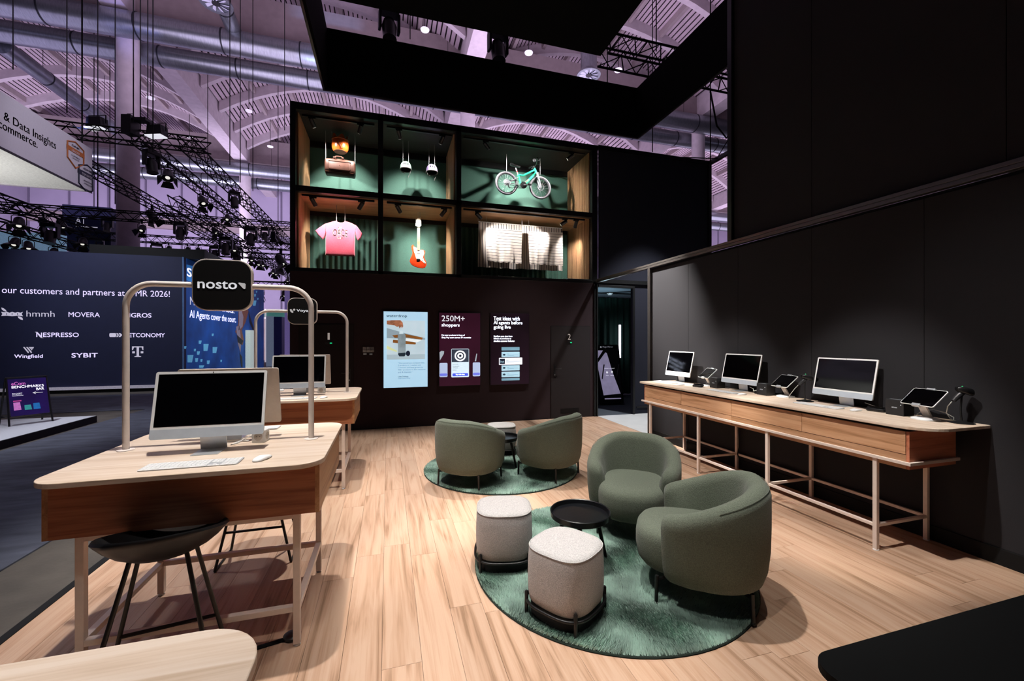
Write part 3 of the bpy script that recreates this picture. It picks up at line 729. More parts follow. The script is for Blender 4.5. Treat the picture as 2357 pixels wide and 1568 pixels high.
# hanging cables
CABL = ['thin black cable at the far left edge above the white sign', 'thin black cable rising from the left end of the truss before the pillar', 'thin black cable hanging just left on the pillar', 'thin black cable hanging on the right edge of the pillar', 'thin black cable right of the pillar', 'thin black cable right of the pillar reaching lower', 'thin black cable crossing the big ducts left of the branch duct', 'thin black cable crossing the big ducts under the branch duct', 'thin black cable crossing the big ducts right of the branch duct', 'thin black cable hanging low, just left of the display case', 'thin black cable close to the left upright of the display case', 'thin black cable in the middle of the slanting trusses', 'thin black cable below the tip of the white sign', 'thin black cable between the white sign and the pillar', 'black cable at the corner post of the upper right opening', 'thin black cable at the right end of the display case top', 'thin black cable before the ducts in the upper right opening', 'black cable in the roof gap right of the left moving head']
for k, (x, y0, t_) in enumerate(((30, 160, 15), (154, 260, 15), (307, 280, 14.5), (323, 300, 15), (340, 300, 16), (352, 350, 14), (529, 380, 17), (553, 420, 18), (582, 440, 19), (640, 520, 24), (655, 300, 20), (478, 500, 22), (225, 480, 16), (265, 470, 17), (1635, 372, 9.5), (1398, 300, 14), (1502, 350, 16), (944, 90, 11))):
    p = camp(x, y0, t_); zt = ([vault_z(p.x, *b_)-.02 for b_ in BAYS if b_[0] <= p.x <= b_[1]]+[16.72])[0]
    o = M().tube([(0, 0, 0), (0, 0, zt-p.z)], .018 if t_ > 12 else .012, 5).build('hanging_cable', MATTE); o.location = p
    tag(o, CABL[k], 'cable', 'hanging cables in the hall')
lk = M().tube([camp(1635, 210, 9.4), camp(1650, 290, 9.4), camp(1672, 318, 9.4), camp(1683, 300, 9.4)], .02, 6).tube([camp(1683, 310, 9.4), camp(1650, 365, 9.4), camp(1562, 362, 9.6)], .012, 5).build('slack_cable', MATTE); tag(lk, 'slack black cable looping beside the upper right opening', 'cable')
# ================================================================== NEIGHBOURING BOOTHS
NAVY = mat('navy_laminate', '#171d40', .7, var=.06, scale=4)
LOGO = mat('pale_lilac_print', '#d8d3e6', .7, var=.03, emit=.42)
nw = thing('partner_wall', 'long navy booth wall listing customers and partners', 'booth wall', (0, 16.1, 0))
M().box(-22, -6.38, 0, .2, .17, 4.3).build('panel', NAVY, nw)
M().box(-22, -6.3, -.06, .3, .08, .17).build('white_edge', mat('white_edge', '#cfc9d8', .5, emit=.12), nw)
M().box(-22, -6.3, -.02, .3, -.03, .08).build('plinth', MATTE, nw)
M().box(-9.0, -5.9, .3, 2.0, 4.3, 4.62).build('roof_box', MATTE, nw)
NP = Plane((0, -.001, 0), (1, 0, 0), (0, 0, 1))
def nb(x0, y0, x1, y1):
    xm = (x0+x1)/2; return (ony(x0, y0, 16.1).x, ony(xm, y1, 16.1).z, ony(x1, y0, 16.1).x, ony(xm, y0, 16.1).z)
def nq(pts): return [(ony(x, y, 16.1).x, ony(x, y, 16.1).z) for x, y in pts]
lettering('our customers and partners at OMR 2026!', NP, nb(4.6, 665, 391, 684), LOGO, nw, bold=.006)
lettering('hmmh', NP, nb(61, 715.5, 126, 729), LOGO, nw, bold=-.012)
lettering('MOVERA', NP, nb(158, 719, 230, 730), LOGO, nw, bold=.01)
lettering('MIGROS', NP, nb(283, 721, 348.5, 731), LOGO, nw, bold=.03)
lettering('NESPRESSO', NP, nb(84, 766, 181.5, 776), LOGO, nw, bold=.02)
lettering('NETCONOMY', NP, nb(285, 767, 379.5, 776.5), LOGO, nw, bold=.025)
lettering('Wingfield', NP, nb(33, 816, 98.5, 826.5), LOGO, nw, bold=.03)
lettering('SYBIT', NP, nb(165, 813, 225, 823), LOGO, nw, bold=.025)
decal(NP, [nq([(3, 718), (10, 719), (16, 718), (22, 720), (28, 718), (35, 720), (41, 718.5), (47, 720), (53, 718), (50, 723), (53, 728), (41, 727), (28, 728), (16, 727), (3, 727.5), (5.5, 723)]),
           nq([(3, 708), (9, 710), (14, 714), (15.5, 718), (9, 716), (4.5, 713)]), nq([(41, 728), (47, 729), (52, 732), (53, 737), (47, 735.5), (42.5, 732)])], LOGO, nw, name='leaf_knot_logo')
decal(NP, [nq([(14.5, 723), (15.5, 719.5), (16.5, 723), (15.5, 726.5)]), nq([(27, 723), (28, 719.5), (29, 723), (28, 726.5)]), nq([(39.5, 723), (40.5, 719.5), (41.5, 723), (40.5, 726.5)])], NAVY, nw, .004, 'logo_gaps')
decal(NP, [nq([(253, 767), (266, 767), (268.5, 771.5), (266, 776), (253, 776), (251.8, 774), (251.8, 769)]), nq([(267.5, 767), (271, 767), (274, 771.5), (271, 776), (267.5, 776), (270.5, 771.5)]), nq([(273, 767), (277, 767), (282, 771.5), (277, 776), (273, 776), (276, 771.5)])], LOGO, nw, name='arrow_logo')
decal(NP, [nq([(53, 799), (57, 799), (67, 811), (65, 813.5)]), nq([(60, 799), (64, 799), (74, 811), (72, 813.5)]), nq([(66, 799), (78.5, 799), (76.5, 803), (69.5, 803)]), nq([(71, 805), (73, 803.8), (75, 805), (73, 806.6)])], LOGO, nw, name='wing_logo')
decal(NP, [nq([(304, 797.5), (330, 797.5), (330, 806), (328.5, 806), (326, 800), (320, 800), (320, 819), (325, 820.5), (325, 822), (309.5, 822), (309.5, 820.5), (314.5, 819), (314.5, 800), (308.5, 800), (306, 806), (304, 806)]), nq([(304.5, 809), (310.5, 809), (310.5, 813.5), (304.5, 813.5)]), nq([(324, 809), (330, 809), (330, 813.5), (324, 813.5)])], LOGO, nw, name='letter_logo')
decal(NP, [nq([(80, 764), (86, 764), (92, 770), (97, 777), (101, 778.5), (95, 778.5), (90, 774), (85, 767)])], LOGO, nw, name='swoosh')

BLU = mat('blue_print', '#0f4f9e', .6, var=.35, scale=1.2, emit=.10)
sw = thing('blue_booth_wall', 'bright blue booth wall with tennis player print and pale squares', 'booth wall', (-6.38, 0, 0))
M().box(-.2, 0, 16.3, 25.3, .08, 4.3).build('panel', BLU, sw)
M().box(-.02, .012, 16.08, 16.13, .08, 4.3).build('edge_profile', mat('pale_edge', '#5c86b8', .5, .3), sw)
SPN = Plane((.001, 0, 0), (0, 1, 0), (0, 0, 1))
def sq_(pts): return [(onx(x, y, -6.38).y, onx(x, y, -6.38).z) for x, y in pts]
def sbx(x0, x1, ytop, ybot, xref): return (onx(x0, 700, -6.38).y, onx(xref, ybot, -6.38).z, onx(x1, 700, -6.38).y, onx(xref, ytop, -6.38).z)
decal(SPN, [sq_([(429, 609), (474, 620), (458, 655), (429, 645)])], mat('bright_blue', '#1e7fd0', .5, emit=.4), sw, .003, 'logo_field')
LB = mat('lilac_white_print', '#dfe0f4', .6, emit=.5)
lettering('SAP', SPN, sbx(430, 470, 618, 637, 436), LB, sw, .006, .03)
lettering('M', SPN, sbx(437, 447, 684, 702, 441), LB, sw, .006)
lettering('shots.', SPN, sbx(511, 539, 710, 719, 525), LB, sw, .006, .02)
lettering('AI Agents cover the court.', SPN, sbx(436, 543, 714, 737, 440), LB, sw, .006, .015)
QL = mat('pale_blue_squares', '#64b4dc', .6, emit=.3)
qs = []
for x, y, w, h in ((423, 800, 6, 6), (431, 826, 14, 17), (446, 806, 5, 6), (453, 813, 7, 8), (457, 788, 7, 8), (468, 800, 12, 16), (487, 771, 5, 6), (489, 806, 11, 14), (476, 834, 7, 8), (449, 829, 7, 9), (461, 830, 5, 6), (507, 831, 4, 5), (458, 844, 12, 6), (582, 698, 8, 12), (585, 680, 4, 6), (589, 672, 3, 4), (592, 688, 3, 4), (584, 666, 2.5, 4), (591, 665, 2, 4)):
    qs.append(sq_([(x, y-h/2), (x+w, y-h/2), (x+w*.75, y+h/2), (x, y+h/2)]))
decal(SPN, qs, QL, sw, .004, 'squares_print')
decal(SPN, [sq_([(549, 700), (560, 705), (572, 716), (565, 742), (556, 760), (561, 782), (558, 795), (549, 783), (546, 770), (541, 764), (548, 745)])], mat('print_skin', '#8a5540', .6, emit=.1), sw, .004, 'player_body_print')
decal(SPN, [sq_([(549, 705), (556, 716), (560, 730), (558, 752), (548, 762), (550, 740)]), sq_([(543, 752), (551, 750), (555, 790), (553, 812), (547, 790)])], mat('print_cloth', '#a79aa8', .6, emit=.1), sw, .006, 'player_clothes_print')
decal(SPN, [sq_([(545, 771), (560, 785), (555, 794), (547, 788)]), sq_([(572, 716), (578, 738), (588, 768), (586, 770), (574, 742)]), sq_([(551, 812), (557, 822), (558, 846), (555, 845)])], mat('print_dark', '#17171f', .6), sw, .007, 'player_dark_print')
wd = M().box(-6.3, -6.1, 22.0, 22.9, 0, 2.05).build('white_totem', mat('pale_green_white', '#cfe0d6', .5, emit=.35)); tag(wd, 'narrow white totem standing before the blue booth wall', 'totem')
# far booth seen between the blue wall and the display case
fb = thing('pale_booth', 'distant white booth frame with teal band beside the display case', 'booth', (0, 34, 0))
def fbx(x0, y0, x1, y1, Y): a = ony(x0, y0, Y); b = ony(x1, y1, Y); return a.x, b.x, b.z, a.z
def fpart(n, x0, y0, x1, y1, m, dy=0, th=.2):
    a, b, z0, z1 = fbx(x0, y0, x1, y1, 34+dy); M().box(a, b, dy, dy+th, z0, z1).build(n, m, fb)
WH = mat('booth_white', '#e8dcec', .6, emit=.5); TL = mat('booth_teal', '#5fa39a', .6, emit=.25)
fpart('teal_band', 604, 716, 660, 731, TL, .1)
fpart('white_beam', 604, 711, 662, 714.5, WH); fpart('white_beam', 604, 731, 662, 734, WH)
fpart('white_post', 609, 711, 612, 845, WH); fpart('white_post', 656, 711, 660, 734, WH)
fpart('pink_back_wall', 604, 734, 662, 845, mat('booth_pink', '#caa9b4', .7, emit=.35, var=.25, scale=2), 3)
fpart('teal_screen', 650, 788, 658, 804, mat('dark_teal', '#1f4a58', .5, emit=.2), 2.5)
gc = thing('grey_blue_column', 'grey-blue square column with a navy side before the far booth', 'column', (0, 28, 0))
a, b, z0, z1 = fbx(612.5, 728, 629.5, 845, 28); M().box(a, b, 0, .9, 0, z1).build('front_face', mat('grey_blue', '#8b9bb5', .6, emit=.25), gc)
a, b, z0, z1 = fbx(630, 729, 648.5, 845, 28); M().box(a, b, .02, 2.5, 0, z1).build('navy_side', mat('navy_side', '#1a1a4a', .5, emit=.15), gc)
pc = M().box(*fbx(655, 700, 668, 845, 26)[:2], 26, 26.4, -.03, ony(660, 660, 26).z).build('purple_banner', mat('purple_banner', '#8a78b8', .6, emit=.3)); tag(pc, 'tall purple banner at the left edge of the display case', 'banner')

p, q = camp(-60, 528, 19), camp(108, 585, 19)
pb = M().box(p.x-3, q.x, p.y, p.y+.3, -.03, p.z).build('blue_lit_patch', mat('blue_lit_glow', '#8fb6d8', .7, emit=.3)); tag(pb, 'blue-lit wall patch showing over the navy wall at the far left', 'backdrop')  # blue light on a wall, put into the colour of a glowing box
# hanging white sign at the left
hs = thing('hanging_sign', 'big white hanging sign about data insights at the upper left', 'sign', (-7, 0, 0))
HW = mat('white_banner_fabric', '#cfc8d4', .8, var=.03)
zb, zt = onx(212, 443, -7).z, onx(212, 344, -7).z
ye = onx(212, 400, -7).y
M().box(-.06, 0, 2, ye, zb, zt).build('banner_face', HW, hs)
M().box(-7, -.06, ye-.06, ye, zb, zt).build('banner_end', HW, hs)
M().box(-7, -.06, 2, ye-.06, zb+.02, zb+.06).build('lit_underside', mat('soffit_glow', '#e6e6e2', .7, emit=.12), hs)  # faint glow in the material stands in for the floodlight falling on it
M().box(-.02, .004, 2, ye, zb-.03, zb+.01).build('bottom_edge', BLACK, hs)
HP = Plane((.001, 0, 0), (0, 1, 0), (0, 0, 1))
DK = mat('dark_navy_print', '#191a33', .7)
def hz(x, y): return onx(x, y, -7).z
def hy(x): return onx(x, 300, -7).y
b0, b1 = hz(33, 290), hz(33, 271.3); cap = b1-b0
lettering('& Data Insights', HP, (hy(8.3), b0-.27*cap, hy(128.6), b1+.04*cap), DK, hs, .004, .005)
b0, b1 = hz(8, 298.7), hz(8, 285.5)
lettering('commerce.', HP, (hy(-4), b0, hy(86), b1), DK, hs, .004, .005)
def badge(pts, col, name, t1, bandc):
    pp = [(onx(x, y, -7).y, onx(x, y, -7).z) for x, y in pts]
    M().tube([HP.p(a, b_, .006) for a, b_ in pp], .018, 4, True).build(name, col, hs)
OR = mat('orange_print', '#b5622a', .7)
cvt = lambda L_: [(x*.1659, 200+y*.1659) for x, y in L_]
badge(cvt([(930, 748), (1040, 765), (1155, 890), (1155, 1075), (1045, 1130), (930, 970)]), OR, 'badge_outline', 0, 0)
badge(cvt([(1088, 1080), (1205, 1085), (1275, 1150), (1278, 1450), (1180, 1440), (1088, 1330)]), DK, 'badge_outline', 0, 0)
hq = lambda L_: [(onx(x, y, -7).y, onx(x, y, -7).z) for x, y in cvt(L_)]
decal(HP, [hq([(918, 850), (918, 790), (1168, 940), (1168, 1000)])], OR, hs, .008, 'badge_band')
decal(HP, [hq([(1073, 1190), (1073, 1125), (1279, 1230), (1279, 1300)])], DK, hs, .008, 'badge_band')
def hl(txt, x0, y0, x1, y1, m, bold=0):  # left-mid and right-mid of the line, height from y0..y1 at x0
    X0, X1 = x0*.1659, x1*.1659; lettering(txt, HP, (hy(X0), hz(X0, 200+y1*.1659), hy(X1), hz(X0, 200+y0*.1659)), m, hs, .011, bold)
LT = mat('pale_print', '#d9cfd6', .7)
hl('LEADER', 990, 858, 1098, 888, LT); hl('TOP RATED', 1130, 1180, 1276, 1212, LT)
hl('OMR', 990, 790, 1100, 815, DK, .02); hl('E-COMMERCE', 985, 930, 1102, 950, DK, .02); hl('ANALYTICS', 1000, 972, 1090, 990, DK, .02); hl('OMR', 1152, 1115, 1272, 1140, DK, .02); hl('MARKETING', 1160, 1285, 1268, 1305, DK, .02); hl('ATTRIBUTION', 1158, 1322, 1270, 1342, DK, .02)
fd = thing('sign_floodlight', 'bright floodlight shining on the underside of the white hanging sign', 'floodlight', camp(-4, 368, 9.3))
M().box(-.35, .3, -.12, .12, -.05, .05).build('glowing_face', mat('flood_white', '#ffffff', .5, emit=6, var=0), fd, bevel=.03)
M().box(-.35, .3, -.1, .1, -.16, -.06).build('housing', mat('grey_housing', '#777b80', .5), fd, bevel=.03)

# platform and A-frame sign
pf = M().prism([(-16, 5), (-5.6, 5), (-5.6, 10.4), (-16, 10.4)], -.03, .1).build('platform', mat('white_platform', '#b9bcc4', .7, var=.04)); tag(pf, 'low white platform in front of the navy booth wall', 'platform')
M().box(-5.6, -5.585, 5, 10.4, -.03, .095).build('dark_edge', MATTE, pf)
af = thing('a_frame_sign', 'purple A-frame sign reading eCom Benchmarks Bar on the white platform', 'sign', (-6.17, 9.72, .1), R(50))
FRM = M()
for s_ in (-1, 1):
    M().tube([(s_*.27, 0, 0), (s_*.25, .2, .84)], .014, 6).tube([(s_*.27, .42, 0), (s_*.25, .22, .84)], .014, 6).build('leg', BLACK, af)
    M().tube([(s_*.27, .04, .16), (s_*.27, .38, .16)], .01, 6).build('side_brace', BLACK, af)
M().tube([(-.26, .2, .84), (.26, .2, .84)], .014, 6).build('top_bar', BLACK, af)
M().tube([(-.27, .03, .13), (.27, .03, .13)], .012, 6).tube([(-.27, .39, .13), (.27, .39, .13)], .012, 6).build('bottom_bar', BLACK, af)
tl_ = Vector((0, .2-.035, .84-.16)).normalized()
ap = Plane((0, .028, .17), (1, 0, 0), (0, .16, .66))
PUR = mat('purple_board', '#2a1560', .5, emit=.25, var=.3, scale=3)
M().add([ap.p(-.24, 0, 0), ap.p(.24, 0, 0), ap.p(.24, .66, 0), ap.p(-.24, .66, 0), ap.p(-.24, 0, -.02), ap.p(.24, 0, -.02), ap.p(.24, .66, -.02), ap.p(-.24, .66, -.02)], [(0,1,2,3),(7,6,5,4),(0,4,5,1),(1,5,6,2),(2,6,7,3),(3,7,4,0)]).build('board', PUR, af)
PK = mat('pink_print', '#d07ac8', .6, emit=.5); WT = mat('white_print_lit', '#f0eef8', .6, emit=.6)
lettering('eCom', ap, (-.2, .55, -.03, .61), PK, af, .003, .03)
lettering('BENCHMARKS', ap, (-.2, .495, .2, .54), WT, af, .003, .03)
lettering('BAR', ap, (.1, .435, .2, .48), WT, af, .003, .03)
lettering('Peer insights', ap, (-.2, .395, -.08, .41), WT, af, .003, .01); lettering('& industry', ap, (-.2, .375, -.09, .39), WT, af, .003, .01); lettering('benchmarks', ap, (-.2, .355, -.07, .37), WT, af, .003, .01)
decal(ap, [rect(.05, .385, .18, .393), [(.05, .389), (.085, .412), (.09, .405), (.062, .389), (.09, .373), (.085, .366)]], WT, af, .003, 'arrow_print')
decal(ap, [[(-.2, .1), (-.11, .1), (-.12, .24), (-.2, .24)]], PK, af, .003, 'pink_block'); decal(ap, [[(-.07, .09), (.02, .09), (.01, .18), (-.07, .18)]], mat('teal_print', '#3aa0a0', .6, emit=.4), af, .003, 'teal_block'); decal(ap, [[(.04, .09), (.13, .09), (.12, .2), (.04, .2)]], mat('blue_block_print', '#2478c0', .6, emit=.4), af, .003, 'blue_block'); decal(ap, [rect(-.2, .255, -.1, .275)], mat('magenta_print', '#d04aa0', .6, emit=.4), af, .003, 'tag_print')
# wires of the big white sign
for yy in (6, ye-.3):
    M().cyl((-.03, yy, zt), (-.03, yy, 16.9 if False else 18.3), .015, n=6).build('suspension_cable', MATTE, hs)
# dark hanging sign with letters A T behind the left trusses
hb = thing('dark_hanging_sign', 'dark hanging sign box with white letters behind the far left trusses', 'sign', (0, 0, 0))
p, q = camp(143, 470, 24), camp(238, 575, 24)
M().box(p.x, q.x, p.y, p.y+2, q.z, p.z).build('box', NAVY, hb)
hp2 = Plane((0, p.y-.01, 0), (1, 0, 0), (0, 0, 1))
M().cyl((p.x+1.2, p.y+.5, p.z), (p.x+1.2, p.y+.5, roof_z(p.x+1.2)), .02, n=6).cyl((q.x-.3, p.y+.5, p.z), (q.x-.3, p.y+.5, roof_z(q.x-.3)), .02, n=6).build('suspension_cable', MATTE, hb)
a0, a1 = ony(174, 500, p.y), ony(198, 516, p.y)
lettering('AT', hp2, (a0.x, a1.z, a1.x, a0.z), LOGO, hb)
decal(hp2, [rect(ony(175, 500, p.y).x, ony(175, 522, p.y).z, ony(225, 500, p.y).x, ony(175, 520, p.y).z)], LOGO, hb)
# ================================================================== DESKS
DW, DD = 1.2, 1.12
def desk_parts(t, full=True):
    M().prism(rrect(-.6, .6, -.56, .56, .13, 8), .975, 1.0).build('table_top', DESKW, t, bevel=.003)
    M().box(-.555, .555, -.46, -.438, .714, .975).build('front_apron', APRONW, t)
    M().box(-.555, .555, .438, .46, .714, .975).build('back_apron', APRONW, t)
    for s_ in (-1, 1):
        M().box(min(s_*.555, s_*.577), max(s_*.555, s_*.577), -.46, .46, .714, .975).build('side_apron', SIDEW, t)
    M().box(-.55, .55, -.438, .438, .716, .73).build('bottom_board', APRONW, t)
    W_ = .034
    for sx in (-1, 1):
        for sy, Y in ((-1, -.41), (1, .32)):
            lg = M().box(sx*.46-W_/2, sx*.46+W_/2, Y-W_/2, Y+W_/2, .012, .715).build('leg', FRAMEW, t, bevel=.002)
            M().lathe([(.016, 0), (.018, .004), (.01, .012)], 12, (sx*.46, Y, 0)).build('foot_glide', PLASTW, lg)
    for Y in (-.41, .32):
        M().box(-.46+W_/2, .46-W_/2, Y-W_/2, Y+W_/2, .68, .713).build('top_rail', FRAMEW, t, bevel=.002)
        M().box(-.46+W_/2, .46-W_/2, Y-W_/2, Y+W_/2, .185, .215).build('lower_rail', FRAMEW, t, bevel=.002)
    for sx in (-1, 1):
        M().box(sx*.46-W_/2, sx*.46+W_/2, -.41+W_/2, .32-W_/2, .185, .215).build('side_rail', FRAMEW, t, bevel=.002)
def mk_desk(x, y, label):
    t = thing('desk', label, 'desk', (x, y, 0), 0, 'oak desks in a row on the left'); desk_parts(t); return t
desk1 = mk_desk(-.925, 2.88, 'oak desk under the nosto sign, nearest whole desk')
desk2 = dup(desk1); desk2.location.y = 5.31; desk2['label'] = 'oak desk farther back under the Voyado sign'
desk3 = dup(desk1); desk3.location = (-.85, .5, 0); desk3['label'] = 'oak desk cut off at the bottom left corner, only its top showing'

# arches with signs
SIGNB = mat('sign_black', '#0a0a0c', .5, var=.1)
GREYP = mat('grey_white_print', '#d6d6d8', .6, emit=.35)
def arch(x, y, label, logo):
    t = thing('sign_arch', label, 'sign arch', (x, y, 1.0), 0, 'white tubular arches standing on the desks')
    f = lambda a, b: (a, 0, b)
    H, hw, r = .95, .48, .13
    pts = [(-hw, 0, .0), (-hw, 0, H-r)]+arcpts((-hw+r, H-r), r, PI, PI/2, 8, f)+arcpts((hw-r, H-r), r, PI/2, 0, 8, f)+[(hw, 0, 0)]
    M().tube(pts, .0165, 16).build('tube', WHITE, t, 50)
    for s_ in (-1, 1): M().lathe([(.04, 0), (.04, .004), (.022, .007)], 24, (s_*hw, 0, 0)).build('base_disc', WHITE, t, 40)
    o = M().prism(rrect(-.156, .156, .8, 1.105, .075, 8), -.018, .018, 'y').build('sign_rim', WHITE, t, bevel=.003)
    M().prism(rrect(-.149, .149, .807, 1.098, .07, 8), -.0195, .0195, 'y').build('sign_face', SIGNB, t)
    pl = Plane((0, -.0195, 0), (1, 0, 0), (0, 0, 1))
    if logo == 'nosto':
        lettering('nosto', pl, (-.125, .93, .075, .975), GREYP, t, .001, .03)
        decal(pl, [[(.082, .968), (.086, .962), (.108, .936), (.116, .932), (.121, .936), (.122, .96), (.118, .967), (.088, .971)]], GREYP, t, .001, 'corner_logo')
    else:
        lettering('Voyado', pl, (-.06, .936, .125, .975), GREYP, t, .001, .03)
        decal(pl, [circ(-.085, .968, .012, 16), [(-.13, .968), (-.125, .975), (-.112, .972), (-.106, .962), (-.096, .95), (-.092, .94), (-.1, .932), (-.11, .934), (-.12, .942), (-.128, .955)]], GREYP, t, .001, 'dot_logo')
    return t
arch(-.945, 2.9, 'white tube arch with black nosto sign on the nearest desk', 'nosto')
arch(-.945, 5.33, 'white tube arch with black Voyado sign on the farther desk', 'voy')

# computers
CHIN = mat('pale_silver_chin', '#c3ccd6', .4, .15, var=.03)
BACKC = mat('champagne_back', '#cbbfb4', .45, .2, var=.03)
def computer(x, y, rz, label, z=1.0):
    t = thing('desktop_computer', label, 'computer', (x, y, z), rz, 'slim all-in-one computers')
    M().prism(rrect(-.065, .065, -.08, .065, .004), 0, .004).build('foot', SILVER, t, bevel=.001)
    M().add([(-.065,.058,.003),(.065,.058,.003),(.065,.066,.003),(-.065,.066,.003),(-.065,.028,.2),(.065,.028,.2),(.065,.034,.2),(-.065,.034,.2)], [(3,2,1,0),(4,5,6,7),(0,1,5,4),(1,2,6,5),(2,3,7,6),(3,0,4,7)]).build('stand', SILVER, t)
    a = math.atan2(.08, .36)
    mx = Matrix.Translation((0, -.025, .087)) @ Matrix.Rotation(-a, 4, 'X')
    M().prism(rrect(-.2735, .2735, 0, .369, .012, 5), 0, .0115, 'y').xf(mx).build('back_shell', BACKC, t, bevel=.0015)
    M().prism(rrect(-.2735, .2735, 0, .369, .012, 5), -.0015, 0, 'y').xf(mx).build('bezel', PLASTW, t)
    M().prism(rrect(-.2735, .2735, 0, .052, [.001, .001, .012, .012], 5), -.0022, -.0014, 'y').xf(mx).build('chin', CHIN, t)
    M().box(-.259, .259, -.0024, -.0014, .066, .355).xf(mx).build('screen', GLASSB, t)
    M().cyl((0, -.003, .362), (0, -.0014, .362), .0028, n=10).xf(mx).build('webcam', BLACK, t)
    M().cyl((.24, .0115, .03), (.24, .0125, .03), .006, n=12).xf(mx).build('power_button', SILVER, t)
    return t
c1 = computer(-.958, 2.735, 0, 'slim white computer on the nosto desk, screen towards us')
c2 = computer(-.95, 3.075, PI, 'slim computer on the nosto desk seen from behind, back to back with another')
c3 = computer(-.955, 5.165, 0, 'slim white computer on the Voyado desk, screen towards us')
c4 = computer(-.94, 5.505, PI, 'slim computer on the Voyado desk seen from behind')
WCAB = mat('white_cable', '#e8e6e2', .5)
def keyboard(x, y, rz, label, single=False, z=1.0):
    t = thing('keyboard', label, 'keyboard', (x, y, z), rz, 'white slim keyboards')
    M().prism(rrect(-.209, .209, -.0575, .0575, .008), .0, .004).xf(Matrix.Rotation(R(1.5), 4, 'X') @ Matrix.Translation((0, 0, .002))).build('case', mat('aluminium_case', '#c7c9cc', .4, .5), t)
    mx = Matrix.Rotation(R(1.5), 4, 'X')
    keys = []
    ux = .0182
    for r_ in range(6):
        yy = .05-.019*r_-.0085; x_ = -.204
        ws = [1]*15 if r_ < 4 else ([1.3]+[1]*12+[1.7] if r_ == 4 else [1, 1, 1, 1.2, 5.6, 1.2, 1, 1, 1, 1])
        tot = sum(ws); sc = .277/tot
        for w in ws: keys.append((x_, x_+w*sc-.0022, yy-.0075, yy+.0078)); x_ += w*sc
        if r_ in (0, 1, 2, 5):
            for k in range(3): keys.append((.08+k*.0165, .0945+k*.0165, yy-.0075, yy+.0078))
        elif r_ == 4: keys.append((.0965, .111, yy-.0075, yy+.0078))
        for k in range(4): keys.append((.135+k*.0175, .1505+k*.0175, yy-.0075, yy+.0078))
    if single:
        for a, b, c, d in keys: M().box(a, b, c, d, .0055, .0078).xf(mx).build('key', PLASTW, t)
    else:
        b_ = M()
        for a, b, c, d in keys: b_.box(a, b, c, d, .0055, .0078)
        o = b_.xf(mx).build('keys', PLASTW, t); o['kind'] = 'stuff'
    return t
def mouse(x, y, rz, label, z=1.0):
    t = thing('mouse', label, 'mouse', (x, y, z), rz, 'white low computer mice')
    rings = []
    for s_, zz in ((.8, .0), (1, .004), (1, .008), (.97, .012), (.85, .017), (.6, .0205), (.25, .0222)):
        rings.append([(px_*s_, py_*s_, zz*(1-.25*abs(py_)/.056)) for px_, py_ in supell(.0285, .0565, 2.6, 28)])
    M().loft(rings).build('shell', PLASTW, t, 60)
    return t
keyboard(-.935, 2.468, 0, 'white keyboard on the nosto desk in front of the screen', True)
mouse(-.632, 2.478, R(-25), 'white mouse on the nosto desk right of the keyboard')
keyboard(-.95, 3.33, PI, 'white keyboard on the far side of the nosto desk')
keyboard(-.94, 4.9, 0, 'white keyboard on the Voyado desk in front of the screen')
mouse(-.66, 4.88, R(-20), 'white mouse on the Voyado desk right of the keyboard')
mouse(-1.25, 5.72, R(10), 'white mouse on the far side of the Voyado desk')
def power_cube(x, y, rz, label):
    t = thing('power_cube', label, 'power strip', (x, y, 1.0), rz, 'white socket cubes')
    M().box(-.037, .037, -.037, .037, 0, .075).build('cube', PLASTW, t, bevel=.004)
    for k in range(4):
        m_ = Matrix.Translation((0, 0, .038)) @ Matrix.Rotation(PI/2*k, 4, 'Z') @ Matrix.Rotation(PI/2, 4, 'X')
        s_ = M().lathe([(.024, .0368), (.024, .0385), (.02, .0385), (.02, .0372), (0, .0372)], 20).xf(m_).build('socket', mat('socket_grey', '#b9b2ab', .5), t, 30)
        M().lathe([(0, .0373), (.0025, .0373), (.0025, .0378), (0, .0378)], 8, (-.009, 0, 0)).lathe([(0, .0373), (.0025, .0373), (.0025, .0378), (0, .0378)], 8, (.009, 0, 0)).xf(m_).build('pin_holes', MATTE, s_)
    return t
power_cube(-.752, 2.915, R(-6), 'white socket cube beside the screen on the nosto desk')
power_cube(-.745, 5.345, R(-4), 'white socket cube beside the screen on the Voyado desk')
cb1 = M().tube([(-.88, 2.83, 1.012), (-.86, 2.86, 1.01), (-.83, 2.88, 1.03), (-.79, 2.9, 1.045), (-.77, 2.91, 1.05)], .0035, 8).tube([(-.89, 2.85, 1.005), (-.87, 2.95, 1.006), (-.82, 2.93, 1.006)], .0035, 8).build('power_cable', WCAB, None, 50); tag(cb1, 'white power cable from the nosto desk computer to the socket cube', 'cable')

